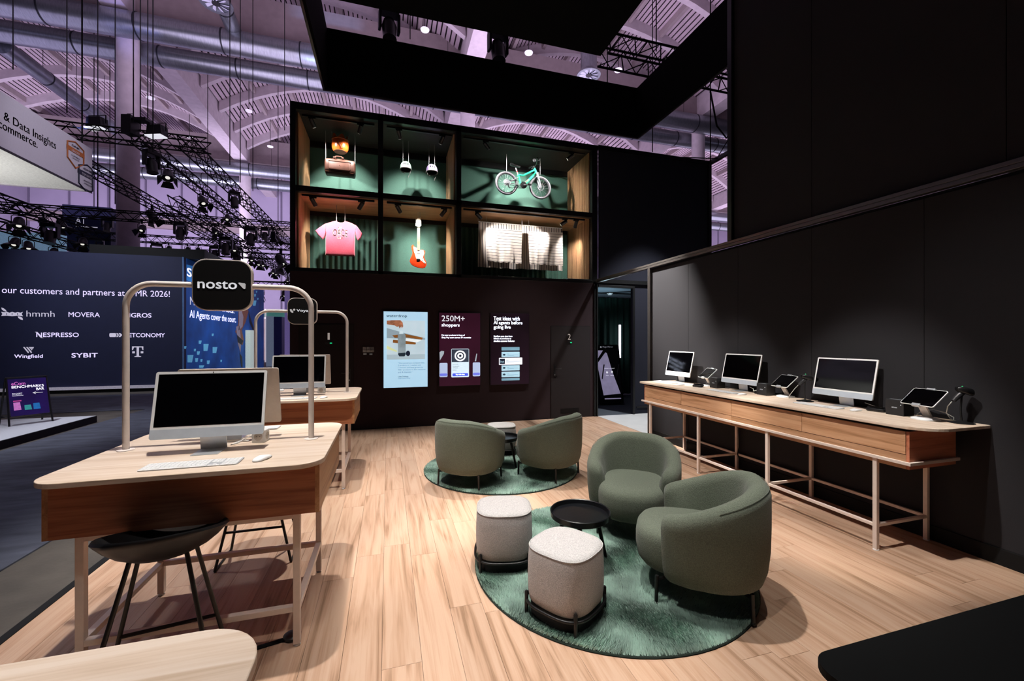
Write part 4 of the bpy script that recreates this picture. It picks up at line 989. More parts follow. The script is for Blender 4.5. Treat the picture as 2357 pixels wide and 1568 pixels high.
# stools
def stool(x, y, rz, label):
    t = thing('bar_stool', label, 'stool', (x, y, 0), rz, 'black shell bar stools')
    rings_o, rings_i = [], []
    K = 40
    for s_ in (.02, .25, .5, .7, .85, .95, 1.0):
        ro, ri = [], []
        for i in range(K):
            a = 2*PI*i/K; c, sn = math.cos(a), math.sin(a)
            rim = .738+.05*max(0, -sn)**1.1+.008*abs(c)-.045*max(0, sn)
            z = .64+(rim-.64)*s_**(3.0 if sn < 0 else 2.4)
            X = .25*abs(c)**.9*(1 if c > 0 else -1)*s_; Y = (.2 if sn > 0 else .215)*sn*s_
            ro.append((X, Y, z)); ri.append((X*.97, Y*.97, z+.012))
        rings_o.append(ro); rings_i.append(ri)
    M().loft(rings_o+rings_i[::-1]).build('seat_shell', PLASTB, t, 60)
    foot = {}
    for sx in (-1, 1):
        F_, B_ = (sx*.24, .105, .008), (sx*.24, -.22, .008)
        M().tube([(sx*.1, .06, .668), F_], .0095, 8).build('leg', BLACK, t, 50)
        M().tube([(sx*.1, -.08, .668), B_], .0095, 8).build('leg', BLACK, t, 50)
        M().tube([F_, B_], .008, 8).build('floor_runner', BLACK, t, 50)
    zf = .26
    M().tube([(-.185, .087, zf), (.185, .087, zf)], .009, 8).build('footrest', BLACK, t)
    M().tube([(-.185, -.165, zf), (.185, -.165, zf)], .009, 8).build('rear_crossbar', BLACK, t)
    return t
stool(-.985, 2.3, R(9), 'black shell stool pulled up to the near side of the nosto desk')
stool(-.92, 3.5, PI, 'black stool at the far side of the nosto desk, only its legs showing')
stool(-.92, 6.0, PI, 'black stool beyond the Voyado desk, nearly hidden')
# cable coil at the leg of the near desk
cf = M().lathe([(.028, 0), (.04, .004), (.045, .02), (.03, .028), (.01, .03), (0, .03)], 20).build('floor_socket', PLASTB, None, 40); cf.location = (-.5, 2.53, 0); tag(cf, 'small black floor outlet beside the front leg of the nosto desk', 'outlet')
fc = M().tube([(-.53, 2.52, .008), (-.8, 2.46, .006), (-1.2, 2.4, .006)], .01, 6).build('floor_cable', MATTE); tag(fc, 'black flat cable on the floor under the nosto desk', 'cable')

# ================================================================== LONG COUNTER ON THE RIGHT
ct_ = thing('counter', 'long oak counter with four drawers on white legs along the right wall', 'counter', (0, 0, 0))
M().prism(rrect(3.585, 4.232, 1.945, 5.47, [.01, .06, .22, .01], 10), .977, 1.0).build('counter_top', CTOPW, ct_, bevel=.003)
M().box(3.64, 4.22, 2.105, 5.35, .955, .977).build('shadow_gap', MATTE, ct_)
M().box(3.635, 4.13, 2.11, 5.345, .682, .955).build('carcass', DRAWW, ct_)
M().box(3.62, 4.13, 2.092, 2.112, .682, .957).build('end_panel', ENDW, ct_)
M().box(3.62, 4.13, 5.345, 5.364, .682, .957).build('end_panel', ENDW, ct_)
sm = [2.112, 2.913, 3.731, 4.55, 5.345]
for a, b in zip(sm, sm[1:]):
    M().box(3.615, 3.636, a+.002, b-.002, .79, .955).build('drawer_front', DRAWW, ct_, bevel=.0015)
for a, b in ((2.112, 3.73), (3.732, 5.345)):
    M().box(3.617, 3.636, a, b, .682, .786).build('lower_fascia', DRAWW, ct_, bevel=.0015)
M().prism([(3.592, 2.07), (4.14, 2.07), (4.14, 2.09), (3.614, 2.09), (3.614, 5.4), (3.592, 5.4)], .715, .738).build('white_rail', FRAMEW, ct_, bevel=.002)
LY = [2.31, 3.275, 4.24, 5.21]
for Y in LY:
    for X in (3.62, 4.195):
        lg = M().box(X-.015, X+.015, Y-.015, Y+.015, .008, .715 if X < 4 else .69).build('leg', FRAMEW, ct_, bevel=.002)
        M().lathe([(.02, 0), (.02, .008), (.01, .01)], 12, (X, Y, 0)).build('foot_glide', PLASTW, lg)
    M().box(3.635, 4.18, Y-.012, Y+.012, .18, .204).build('cross_rail', FRAMEW, ct_, bevel=.002)
for a, b in zip(LY, LY[1:]):
    for X in (3.62, 4.195):
        M().box(X-.012, X+.012, a+.015, b-.015, .18, .204).build('long_rail', FRAMEW, ct_, bevel=.002)
kc = M().tube([(4.19, 4.19, .69), (4.185, 4.2, .5), (4.19, 4.195, .3), (4.17, 4.2, .2), (4.18, 4.16, .1)], .006, 6).build('leg_cable', MATTE, None, 40); tag(kc, 'black cable running down a rear leg of the long counter', 'cable')

computer(4.115, 2.91, -PI/2, 'slim computer on the long counter, nearest of the three')
p = [(onx(1661, 880, 4.1).y+onx(1744, 891, 4.1).y)/2, (onx(1532, 865, 4.1).y+onx(1589, 872, 4.1).y)/2]
computer(4.115, p[0], -PI/2, 'slim computer in the middle of the long counter')
computer(4.115, p[1], -PI/2, 'slim computer at the far end of the long counter')
for (x, y), lb in (((1885, 934), 'white keyboard under the nearest computer on the counter'), ((1665, 902), 'white keyboard under the middle computer on the counter'), ((1536, 880), 'white keyboard under the farthest computer on the counter')):
    q = onz(x, y, 1.0); keyboard(min(q.x, 3.9), q.y, -PI/2, lb)
for (x, y), lb in (((1970, 946), 'white mouse by the nearest computer on the counter'), ((1708, 909), 'white mouse by the middle computer on the counter'), ((1567, 887), 'white mouse by the farthest computer on the counter')):
    q = onz(x, y, 1.0); mouse(q.x, q.y, -PI/2, lb)
def tablet(x, y, rz, label):
    t = thing('tablet_stand', label, 'tablet', (x, y, 1.0), rz, 'tablets on white desk stands')
    M().loft([[(a*s_, b*s_, z) for a, b in supell(.075, .08, 3.2, 36)] for s_, z in ((.98, 0), (1, .006), (.94, .014), (.7, .02))]).build('stand_base', PLASTW, t, 50)
    M().add([(-.03,.02,.014),(.03,.02,.014),(.03,.035,.014),(-.03,.035,.014),(-.03,-.055,.14),(.03,-.055,.14),(.03,-.045,.15),(-.03,-.045,.15)], [(3,2,1,0),(4,5,6,7),(0,1,5,4),(1,2,6,5),(2,3,7,6),(3,0,4,7)]).build('stand_arm', mat('silver_stand', '#d5cdc6', .4, .4), t)
    mx = Matrix.Translation((0, -.075, .12)) @ Matrix.Rotation(R(-48), 4, 'X')
    M().prism(rrect(-.125, .125, -.01, .17, .014), -.003, .004, 'y').xf(mx).build('tablet_shell', PLASTW, t, bevel=.001)
    M().prism(rrect(-.12, .12, -.005, .165, .01), -.0042, -.003, 'y').xf(mx).build('tablet_screen', GLASSB, t)
    for z0, z1 in ((-.018, .006), (.16, .178)):
        M().box(-.03, .03, -.01, .01, z0, z1).xf(mx).build('clamp', SILVER, t, bevel=.002)
    return t
for (x, y), lb in (((2130, 966), 'tablet on a white stand, nearest one on the counter'), ((1808, 914), 'tablet on a white stand in the middle of the counter'), ((1631, 889), 'tablet on a white stand, farthest one on the counter')):
    q = onz(x, y, 1.0); tablet(q.x, q.y, -PI/2+R(-12), lb)
def printer(x, y, rz, label):
    t = thing('receipt_printer', label, 'printer', (x, y, 1.0), rz, 'black cube receipt printers')
    M().box(-.065, .065, -.065, .065, 0, .13).build('case', mat('dark_printer_plastic', '#1c1c1e', .5, var=.1), t, bevel=.004)
    M().box(-.045, .045, -.05, -.035, .1295, .1315).build('paper_slot', SILVER, t)
    pl = Plane((0, -.0652, 0), (1, 0, 0), (0, 0, 1))
    lettering('EPSON', pl, (-.018, .06, .018, .069), GREYP, t, .001, .03)
    M().cyl((.045, -.066, .09), (.045, -.064, .09), .003, n=8).build('status_led', mat('led_white', '#ffffff', .4, emit=1), t)
    return t
for (x0, y0, x1, y1), lb in (((2040, 953, 2078, 959), 'black cube printer beside the nearest tablet'), ((1767, 906, 1790, 911), 'black cube printer beside the middle tablet'), ((1635, 891, 1655, 895), 'black cube printer between the far tablet and middle computer')):
    A, B = onz(x0, y0, 1.0), onz(x1, y1, 1.0); m_ = (A+B)/2
    X = max(3.86, min(m_.x+.065, 4.1)); printer(X, m_.y*X/m_.x if False else m_.y, -PI/2, lb)
def dock(x, y, rz, label):
    t = thing('card_reader', label, 'card reader', (x, y, 1.0), rz, 'black flat card readers')
    M().loft([[(a*s_, b*s_, z+.012*(b > 0)) for a, b in supell(.07, .045, 3.5, 32)] for s_, z in ((.92, 0), (1, .006), (1, .018), (.93, .026), (.8, .028))]).build('body', PLASTB, t, 40)
    M().prism(rrect(-.05, .05, -.02, .03, .006), .0385, .0405).build('top_plate', GLASSB, t)
    return t
for (x, y), lb in (((2018, 947), 'black card reader beside the nearest cube printer'), ((1752, 907), 'black card reader right of the middle computer'), ((1607, 891), 'black card reader before the far tablet')):
    q = onz(x, y, 1.0); dock(q.x, q.y, -PI/2+.2, lb)
def scanner(x, y, rz, label, big=1.0):
    t = thing('barcode_scanner', label, 'scanner', (x, y, 1.0), rz, 'black hand scanners on gooseneck stands')
    M().lathe([(.075, 0), (.075, .004), (.04, .012), (.01, .02)], 28).build('stand_base', PLASTB, t, 50)
    M().tube([(0, 0, .015), (0, .005, .1), (0, .0, .19), (0, -.005, .22)], .0065, 8).build('gooseneck', PLASTB, t, 50)
    M().tube([(0, .05, .165), (0, .03, .19), (0, .0, .225), (0, -.02, .245)], [.014, .018, .02, .02], 14).build('handle', mat('dark_grey_plastic', '#2c2c2e', .35, var=.1), t, 50)
    M().loft([[(a*s_, yy, .245+b*s_+dz) for a, b in supell(.034, .026, 3, 24)] for s_, yy, dz in ((.5, .03, .012), (.9, .015, .008), (1, -.02, 0), (1.05, -.055, -.012), (.95, -.06, -.013))]).build('scan_head', PLASTB, t, 50)
    M().cyl((0, -.0, .27), (0, -.008, .274), .006, n=10).build('status_light', mat('scanner_green', '#2fae6a', .4, emit=.6), t)
    return t
scanner(*onz(2213, 974, 1.0).to_2d(), R(60), 'black scanner on a gooseneck stand at the near end of the counter')
scanner(*onz(1853, 924, 1.0).to_2d(), R(60), 'black scanner on a gooseneck stand left of the nearest computer')
def cable(pts, label, r=.003, m=WCAB):
    o = M().tube([p if isinstance(p, (tuple, Vector)) else p for p in pts], r, 8).build('cable', m, None, 60); tag(o, label, 'cable'); return o
s2 = onz(2213, 974, 1.0); 
cable([s2+Vector((-.05, .03, .16)), s2+Vector((-.06, .05, .12)), s2+Vector((-.055, .06, .07)), s2+Vector((-.03, .05, .025)), s2+Vector((.01, .05, .012)), s2+Vector((.03, .06, .03)), s2+Vector((.01, .1, .06)), s2+Vector((-.01, .16, .075)), s2+Vector((-.03, .22, .06)), s2+Vector((-.03, .27, .012))], 'grey cable looping from the nearest scanner')
s1 = onz(1853, 924, 1.0)
cable([s1+Vector((-.03, .05, .16)), s1+Vector((-.04, .08, .12)), s1+Vector((-.05, .11, .07)), s1+Vector((-.05, .14, .03)), s1+Vector((-.02, .16, .008))], 'grey cable drooping from the scanner beside the middle tablet')
q = onz(1745, 905, 1.0)
cable([(4.13, q.y+.1, 1.06), (4.1, q.y+.02, 1.05), (4.05, q.y-.03, 1.03), (4.08, q.y-.1, 1.06), (4.14, q.y-.1, 1.05), (4.15, q.y-.02, 1.01)], 'tangled white cable behind the middle computer')
q = onz(2020, 930, 1.0)
cable([(4.17, 2.75, 1.05), (4.16, 2.65, 1.03), (4.1, 2.55, 1.02), (4.12, 2.48, 1.015)], 'white cable from the nearest computer to the card reader')
# ================================================================== LOUNGE
PILEM = mat('green_pile', '#93b0a2', .65, var=.5, scale=4, sheen=.2)
def rug(x, y, r, label, n):
    t = thing('round_rug', label, 'rug', (x, y, 0))
    M().lathe([(0, .0), (r, 0), (r+.004, .006), (r, .012), (0, .013)], 72).build('backing', mat('rug_backing', '#16261e', .95), t)
    rnd = random.Random(n); b = M(); vs = []; fs = []
    for i in range(n):
        q = math.sqrt(rnd.random())*(r-.003); a = rnd.random()*2*PI
        px_, py_ = q*math.cos(a), q*math.sin(a); d = rnd.random()*2*PI
        w = .0022+.0014*rnd.random(); h = .014+.01*rnd.random()
        flow = .5+.9*math.sin(px_*6+1.3*math.sin(py_*5+n))*math.cos(py_*4.5)
        lx, ly = .012*math.cos(flow*2.5)+.006*(rnd.random()-.5), .012*math.sin(flow*2.5)+.006*(rnd.random()-.5)
        o = len(vs); cx, cy = w*math.cos(d), w*math.sin(d)
        vs += [(px_-cx, py_-cy, .012), (px_+cx, py_+cy, .012), (px_+lx, py_+ly, .012+h)]
        fs.append((o, o+1, o+2))
    b.v, b.f = vs, fs
    p = b.build('pile', PILEM, t, fix=False); p['kind'] = 'stuff'
    return t
rug(1.56, 2.78, .975, 'round green shaggy rug nearest us, under two armchairs and two poufs', 190000)
rug(1.38, 5.15, .96, 'round green shaggy rug farther back, before the screens', 110000)

def fabric(name, c0, c1, scale):
    m = mat(name, c0, .95, var=.25, scale=scale, bump=.35, bscale=scale*1.2, sheen=.12, spec=.2); return m
CHAIRF = fabric('sage_green_wool', '#666d5f', '#6d8068', 170)
POUFF = fabric('light_grey_wool', '#b4b1af', '#c5c3c1', 190)
def armchair(x, y, az, label):
    t = thing('armchair', label, 'armchair', (x, y, .013), R(az-90), 'green barrel armchairs')
    # shell: sections swept round the back, from arm to arm
    N_, rings = 44, []
    TH = R(132)
    for k in range(N_+1):
        u = k/N_*2-1; th = u*TH; e = min(1, (1-abs(u))/.085); e = math.sqrt(max(0, 1-(1-e)**2))
        dx, dy = math.sin(th), -math.cos(th)
        sq = 1+.05*math.cos(2*th)*0+.045*abs(math.sin(2*th))
        Ro = .385*sq
        fall = max(0, (abs(u)-.2)/.8); fall = fall*fall*(3-2*fall)*.6+fall*.4
        top = .75-.19*fall
        tk = .13-.01*fall
        mid_r = Ro-tk/2-.01
        prof = [(Ro-.075, .155), (Ro-.04, .175), (Ro-.018, .24), (Ro-.004, .36), (Ro, .5)]
        P = []
        for r_, z in prof: P.append((r_, min(z, top-.09)))
        for i in range(7):
            a = PI*i/6
            P.append((Ro-tk/2+tk/2*math.cos(a)+.0, top-.065+.065*math.sin(a)))
        P += [(Ro-tk-.015, .5 if top > .58 else top-.1), (Ro-tk-.035, .36), (Ro-tk-.045, .24)]
        ring = []
        for r_, z in P:
            rr = mid_r+(r_-mid_r)*(.12+.88*e); zz = .43+(z-.43)*(.55+.45*e)
            ring.append((dx*rr, dy*rr, zz))
        rings.append(ring)
    M().loft(rings).build('back_shell', CHAIRF, t, 70)
    # seat cushion
    rings = []
    for s_, z in ((.72, .16), (.9, .175), (.97, .21), (1, .28), (1, .35), (.985, .385), (.93, .412), (.8, .425), (.4, .43)):
        ring = []
        for a, b in supell(1, 1, 2.7, 48):
            hx = .285; fy = .40; by = -.27
            ring.append((a*hx*s_*(1-.0*b), (b*fy if b > 0 else b*abs(by))*s_, z))
        rings.append(ring)
    M().loft(rings).build('seat', CHAIRF, t, 70)
    fr_ = M()
    for k in range(4):
        a = PI/4+PI/2*k; c, s_ = math.cos(a), math.sin(a)
        M().tube([(.362*c, .362*s_, .17), (.368*c, .368*s_, .012)], .011, 10).lathe([(.014, 0), (.014, .01), (.01, .014)], 10, (.368*c, .368*s_, 0)).build('leg', BLACK, t, 50)
        fr_.tube([(.05*c, .05*s_, .145), (.36*c, .36*s_, .145)], .009, 8)
    fr_.build('under_frame', BLACK, t)
    # seam piping along the top outer edge of the shell
    pts = []
    for k in range(9, N_-8):
        u = k/N_*2-1; th = u*TH; fall = max(0, (abs(u)-.2)/.8); fall = fall*fall*(3-2*fall)*.6+fall*.4
        top = .75-.19*fall; Ro = .385*(1+.045*abs(math.sin(2*th)))
        pts.append((math.sin(th)*(Ro-.012), -math.cos(th)*(Ro-.012), top-.022))
    M().tube(pts, .002, 6).build('seam_piping', CHAIRF, t, 60)
    return t
armchair(1.94, 2.254, 142, 'green barrel armchair nearest us on the front rug, seen from its side')
armchair(2.03, 3.17, 232, 'green barrel armchair facing us, behind the black side table')
armchair(.905, 4.73, 48, 'green barrel armchair on the far rug with its back to us, left one')
armchair(1.85, 4.70, 126, 'green barrel armchair on the far rug with its back to us, right one')

def pouf(x, y, rz, label):
    t = thing('pouf', label, 'pouf', (x, y, .013), R(rz), 'light grey poufs')
    rings = []
    for s_, z in ((.9, .085), (.97, .1), (1, .14), (1.015, .22), (1.0, .33), (.985, .385), (.965, .4)):
        rings.append([(a*s_, b*s_, z) for a, b in supell(.2, .2, 3.0, 56)])
    M().loft(rings).build('side_cover', POUFF, t, 60)
    rings = []
    for s_, z in ((.968, .396), (.955, .405), (.85, .412), (.5, .418), (.1, .419)):
        rings.append([(a*s_, b*s_, z) for a, b in supell(.2, .2, 3.0, 56)])
    M().loft(rings).build('top_cover', POUFF, t, 60)
    M().tube([(a*.975, b*.975, .4) for a, b in supell(.2, .2, 3.0, 72)], .0035, 6, True).build('piping', POUFF, t, 60)
    M().tube([(a*1.04, b*1.04, .085) for a, b in supell(.2, .2, 3.0, 72)], .009, 8, True).build('base_ring', BLACK, t, 60)
    M().loft([[(a*.93, b*.93, z) for a, b in supell(.2, .2, 3.0, 56)] for z in (.012, .09)]).build('plinth', MATTE, t, 60)
    for k in range(4):
        a = PI/4+PI/2*k; r_ = .236
        M().tube([(r_*math.cos(a), r_*math.sin(a), 0), (r_*math.cos(a), r_*math.sin(a), .13), (r_*math.cos(a), r_*math.sin(a), .137)], [.011, .011, .006], 10).build('leg', BLACK, t, 50)
    return t
pouf(1.015, 2.30, 34, 'light grey pouf nearest us on the front rug')
pouf(.812, 2.95, -13.5, 'light grey pouf on the left edge of the front rug')
pouf(1.545, 5.74, -10, 'light grey pouf on the far rug between two armchairs')
def side_table(x, y, rz, label):
    t = thing('side_table', label, 'side table', (x, y, .013), R(rz), 'round black tray tables')
    M().lathe([(0, .335), (.2, .335), (.213, .345), (.216, .38), (.212, .384), (.206, .38), (.202, .352), (0, .35)], 56).build('tray_top', mat('black_lacquer', '#0d0f12', .3, var=.1), t, 40)
    for k in range(3):
        a = 2*PI*k/3
        M().tube([(.13*math.cos(a), .13*math.sin(a), .338), (.215*math.cos(a), .215*math.sin(a), .0)], [.017, .011], 12).build('leg', mat('black_stained_wood', '#0c0c0d', .5), t, 50)
    return t
side_table(1.33, 2.76, 3, 'round black tray table on the front rug between poufs and armchair')
side_table(1.40, 5.17, -50, 'round black tray table on the far rug, half hidden by an armchair')

# black rounded table at the bottom right corner
bt = thing('black_table', 'black table with a rounded corner at the bottom right', 'table', (0, 0, 0))
M().prism(rrect(1.125, 2.6, .1, .895, [.02, .07, .02, .02], 8), .715, .74).build('table_top', mat('black_linoleum', '#050607', .75, var=.15, spec=.15), bt, bevel=.003)
for X in (1.22, 2.5):
    for Y in (.2, .8): M().box(X-.02, X+.02, Y-.02, Y+.02, 0, .715).build('leg', BLACK, bt)

# ================================================================== SCREENS
def screen(x0, x1, z0, z1, label, base):
    t = thing('wall_screen', label, 'screen', (0, 7.995, 0), 0, 'portrait screens on the back wall')
    M().box(x0-.008, x1+.008, -.04, 0, z0-.008, z1+.008).build('housing', PLASTB, t, bevel=.003)
    pl = Plane((x0, -.0405, z0), (1, 0, 0), (0, 0, 1)); w, h = x1-x0, z1-z0
    decal(pl, [rect(0, 0, w, h)], base, t, 0, 'display_picture')
    return t, pl, w, h
def em(name, col, e=1.0, **k): return mat(name, col, .4, emit=e, **k)
# the emissive prints keep a black base so that room light does not wash them
def scr(name, col, var=.04, scale=2):
    m = mat(name, col, .4, emit=1.0, var=var, scale=scale, spec=.3)
    return m
t, pl, w, h = screen(-.076, .71, .744, 2.136, 'bright pale blue portrait screen, left of the three', scr('scr_paleblue', '#a9cfe6'))
INK = scr('scr_ink', '#141c2c'); 
def sx(a): return (a-105)/785*w     # crop coordinates of the photograph's screen
def sy_(b): return h-(b-135)/1360*h
def SR(a0, b0, a1, b1): return (sx(a0), sy_(b1), sx(a1), sy_(b0))
def SP(pts): return [(sx(a), sy_(b)) for a, b in pts]
lettering('waterdrop', pl, SR(152, 188, 515, 248), INK, t, .002, .012)
decal(pl, [rect(*SR(158, 292, 845, 995))], scr('scr_picture_bg', '#b4c8d2', .1, 3), t, .001, 'picture_background')
decal(pl, [SP([(158, 430), (480, 520), (845, 610), (845, 640), (158, 610)])], scr('scr_grey', '#8596a0'), t, .002, 'picture_wall')
decal(pl, [SP([(158, 905), (845, 900), (845, 995), (158, 995)])], scr('scr_table', '#9fb2bb'), t, .002, 'picture_table')
BRN = scr('scr_brown', '#7a4c22', .25, 9)
decal(pl, [SP([(255, 560), (480, 535), (800, 600), (790, 640), (520, 600), (300, 605)]), SP([(270, 640), (500, 660), (680, 690), (670, 725), (450, 715), (265, 690)])], BRN, t, .003, 'picture_books')
decal(pl, [SP([(500, 610), (780, 645), (690, 685), (500, 655)])], scr('scr_pages', '#dfe6e6'), t, .0035, 'picture_pages')
decal(pl, [SP([(160, 740), (350, 840), (330, 860), (160, 800)])], scr('scr_yellow', '#c8cf9a'), t, .003, 'picture_paper')
decal(pl, [SP([(353, 560), (375, 535), (470, 535), (492, 560), (494, 900), (470, 938), (380, 938), (360, 905)])], scr('scr_bottle', '#7c8a90', .35, 4), t, .004, 'picture_bottle')
decal(pl, [SP([(385, 480), (440, 480), (455, 530), (380, 535)])], scr('scr_bottleneck', '#c3d8df'), t, .004, 'picture_bottle_neck')
decal(pl, [SP([(360, 880), (494, 870), (494, 905), (470, 938), (380, 938), (360, 905)])], scr('scr_dark', '#1f2a33'), t, .005, 'picture_bottle_base')
decal(pl, [[(sx(535)+.038*math.cos(i*PI/9), sy_(885)+.05*math.sin(i*PI/9)) for i in range(18)]], INK, t, .005, 'picture_cap')
decal(pl, [SP([(160, 300), (250, 290), (400, 288), (440, 330), (450, 400), (425, 435), (415, 400), (385, 440), (370, 400), (340, 410), (300, 385), (160, 365)])], scr('scr_skin', '#9a6247', .4, 14), t, .004, 'picture_hand')
for i, (s_, x1_) in enumerate((('"We started as a company with', 828), ('5 products in 1 market and', 760), ('1 channel, and have grown to', 803), ('400+ products in 30+ countries', 852), ('and 4 channels."', 612))):
    lettering(s_, pl, SR(358, 1046+i*40, x1_, 1076+i*40), scr('scr_text_grey', '#44566a'), t, .002, 0)
lettering('Lukas Grobauer', pl, SR(358, 1286, 545, 1308), INK, t, .002, .01)
lettering('Chief Online Officer', pl, SR(358, 1318, 580, 1340), scr('scr_text_grey', '#44566a'), t, .002, 0)

t, pl, w, h = screen(.928, 1.713, .745, 2.13, 'dark wine screen reading 250M+ shoppers, middle of the three', scr('scr_wine', '#2e0f1f', .35, .8))
SW = scr('scr_white', '#f0f4ff')
def sx(a): return (a-1112)/728*w
def sy_(b): return h-(b-155)/1310*h
lettering('250M+', pl, SR(1152, 205, 1560, 308), SW, t, .002, 0)
lettering('shoppers', pl, SR(1152, 345, 1466, 418), SW, t, .002, .004)
lettering('Put your products in front of', pl, SR(1152, 542, 1560, 576), SW, t, .002, .012)
lettering('Shop Pay users across 39 countries', pl, SR(1152, 584, 1672, 620), SW, t, .002, .012)
PB = scr('scr_card', '#cfe4f2'); SB = scr('scr_button', '#4a5ae0'); SLT = scr('scr_slate', '#333a48', .2, 3)
def card(a0, b0, a1, b1, m, h_): 
    q = SR(a0, b0, a1, b1); decal(pl, [rrect(q[0], q[2], q[1], q[3], .02, 4)], m, t, h_, 'card_print')
card(1320, 800, 1636, 1315, PB, .001)
decal(pl, [rect(*SR(1327, 810, 1630, 1040))], SLT, t, .002, 'card_picture')
rx, rz_ = .085, .085*1.0
def disc(a, b, r_, m, h_, nm): decal(pl, [circ(sx(a), sy_(b), r_*w/728, 28, r_*h/1310*.98)], m, t, h_, nm)
disc(1478, 928, 100, SW, .003, 'wheel_print'); disc(1478, 928, 72, INK, .004, 'wheel_print'); disc(1478, 928, 52, SW, .005, 'wheel_print'); disc(1478, 928, 22, INK, .006, 'wheel_print')
lettering('Mini Hush', pl, SR(1345, 1072, 1440, 1086), INK, t, .002); lettering('Arcanium', pl, SR(1345, 1104, 1462, 1124), INK, t, .002); lettering('Wheels', pl, SR(1345, 1134, 1435, 1152), INK, t, .002); lettering('$68.00', pl, SR(1345, 1178, 1410, 1192), INK, t, .002)
card(1340, 1242, 1620, 1294, SB, .003)
lettering('Buy with shop', pl, SR(1400, 1254, 1556, 1280), SW, t, .005, .01)
for a0, a1 in ((1114, 1254), (1704, 1838)):
    card(a0, 1052, a1, 1305, scr('scr_card_soft', '#a9b8d8'), .001); card(a0+4, 1240, a1-4, 1285, scr('scr_button_soft', '#6a72d8'), .002)
decal(pl, [SP([(1115, 860), (1150, 835), (1195, 845), (1190, 890), (1120, 1010)])], scr('scr_pale_shape', '#9aa6b0'), t, .001, 'blurred_print'); decal(pl, [SP([(1770, 890), (1784, 895), (1765, 1030), (1740, 1030)])], scr('scr_pale_shape', '#9aa6b0'), t, .001, 'blurred_print')

t, pl, w, h = screen(1.921, 2.709, .74, 2.139, 'dark screen reading Test ideas with AI agents, right of the three', scr('scr_dark_wine', '#170a14', .5, .8))
def sx(a): return (a-228)/690*w
def sy_(b): return h-(b-165)/1275*h
for s_, a1, b in (('Test ideas with', 746, 0), ('AI agents before', 795, 1), ('going live', 582, 2)):
    lettering(s_, pl, SR(280, 222+b*79, a1, (292, 380, 460)[b]), SW, t, .002, .004)
for i, (s_, a1) in enumerate((('SimGym uses data from', 612), ('billions of purchases to', 592), ('simulate customer behavior', 656))):
    lettering(s_, pl, SR(282, 563+i*41, a1, 597+i*41), SW, t, .002, .012)
def card(a0, b0, a1, b1, m, h_): 
    q = SR(a0, b0, a1, b1); decal(pl, [rrect(q[0], q[2], q[1], q[3], .008, 4)], m, t, h_, 'card_print')
RC = scr('scr_row', '#a6cbdc')
for b0, b1, c in ((770, 832, scr('scr_row_fade', '#6f96a8')), (856, 950, RC), (1098, 1194, RC), (1212, 1312, RC), (1330, 1372, scr('scr_row_fade', '#6f96a8'))):
    card(420, b0, 746, b1, c, .001)
for b in (908, 1144, 1262): decal(pl, [circ(sx(466), sy_(b), .03, 6, .02)], scr('scr_icon', '#2a3a46'), t, .003, 'row_icon')
for b in (892, 1130, 1250): decal(pl, [rect(*SR(522, b, 552, b+5)), rect(*SR(522, b+18, 715, b+22)), rect(*SR(522, b+28, 640, b+32))], scr('scr_lines', '#6b8794'), t, .003, 'row_lines')
card(374, 962, 794, 1088, SW, .003); card(386, 980, 480, 1074, INK, .004)
decal(pl, [rect(*SR(500, 1002, 545, 1010)), rect(*SR(500, 1026, 770, 1031)), rect(*SR(500, 1044, 650, 1048))], scr('scr_lines', '#6b8794'), t, .005, 'row_lines')
lettering('hvt', pl, SR(402, 1010, 466, 1050), scr('scr_row', '#a6cbdc'), t, .006)
# acrylic leaflet holder
lh = thing('leaflet_holder', 'small clear acrylic leaflet holder between door 1 and the pale screen', 'holder', (0, 7.99, 0))
AC = mat('acrylic', '#ffffff', .05, var=0, alpha=.18, spec=.8)
for i in range(3):
    for j in range(2):
        M().box(-.435+i*.066, -.373+i*.066, -.03, 0, 1.445-j*.05, 1.49-j*.05).build('pocket', AC, lh, bevel=.003)
M().box(-.425, -.37, -.005, 0, 1.35, 1.375).box(-.32, -.27, -.005, 0, 1.345, 1.372).build('note_print', mat('grey_note', '#8d8d8d', .6, emit=.15), lh)

# ================================================================== PRODUCTS IN THE DISPLAY CASE
YI = 8.65
def wires(parent, pts, ztop, m=None):
    for k, (x, z) in enumerate(pts):
        M().cyl((x, 0, z), (x, 0, ztop), .004, n=6).build('suspension_wire', m or mat('steel_wire', '#b8b2b0', .35, .4), parent)
def P(x, y): 
    q = ony(x, y, YI); return q.x, q.z
LEA = mat('orange_leather', '#b5521a', .28, var=.15, scale=20, coat=.4)
x0, zt = P(764, 312); x1, zb_ = P(802, 352); cx = (x0+x1)/2; rb = (x1-x0)/2
bg = thing('leather_bucket_bag', 'glossy orange leather bucket bag hung above the brown duffel', 'bag', (cx, YI, zb_))
hh = P(764, 322)[1]-zb_
rings = []
for s_, z, wv in ((.78, .0, 0), (.86, .012, 0), (1, .06, 0), (1.03, hh*.6, 0), (.98, hh, .0), (.8, hh+.02, .3), (.86, hh+.07, 1)):
    rings.append([(rb*s_*math.cos(2*PI*i/48)*(1+.1*wv*math.sin(8*PI*i/48)), .8*rb*s_*math.sin(2*PI*i/48)*(1+.25*wv*math.cos(6*PI*i/48)), z+.04*wv*math.cos(10*PI*i/48)) for i in range(48)])
M().loft(rings, cap1=False).build('bag_body', LEA, bg, 60)
M().lathe([(0, -.004), (rb*.76, -.004), (rb*.78, .004)], 32).build('bag_base', mat('brown_leather_base', '#6a3418', .5), bg)
M().tube([(rb*1.0*math.cos(a*PI/18), .82*rb*math.sin(a*PI/18), hh+.01) for a in range(36)], .008, 6, True).build('draw_cord', LEA, bg, 50)
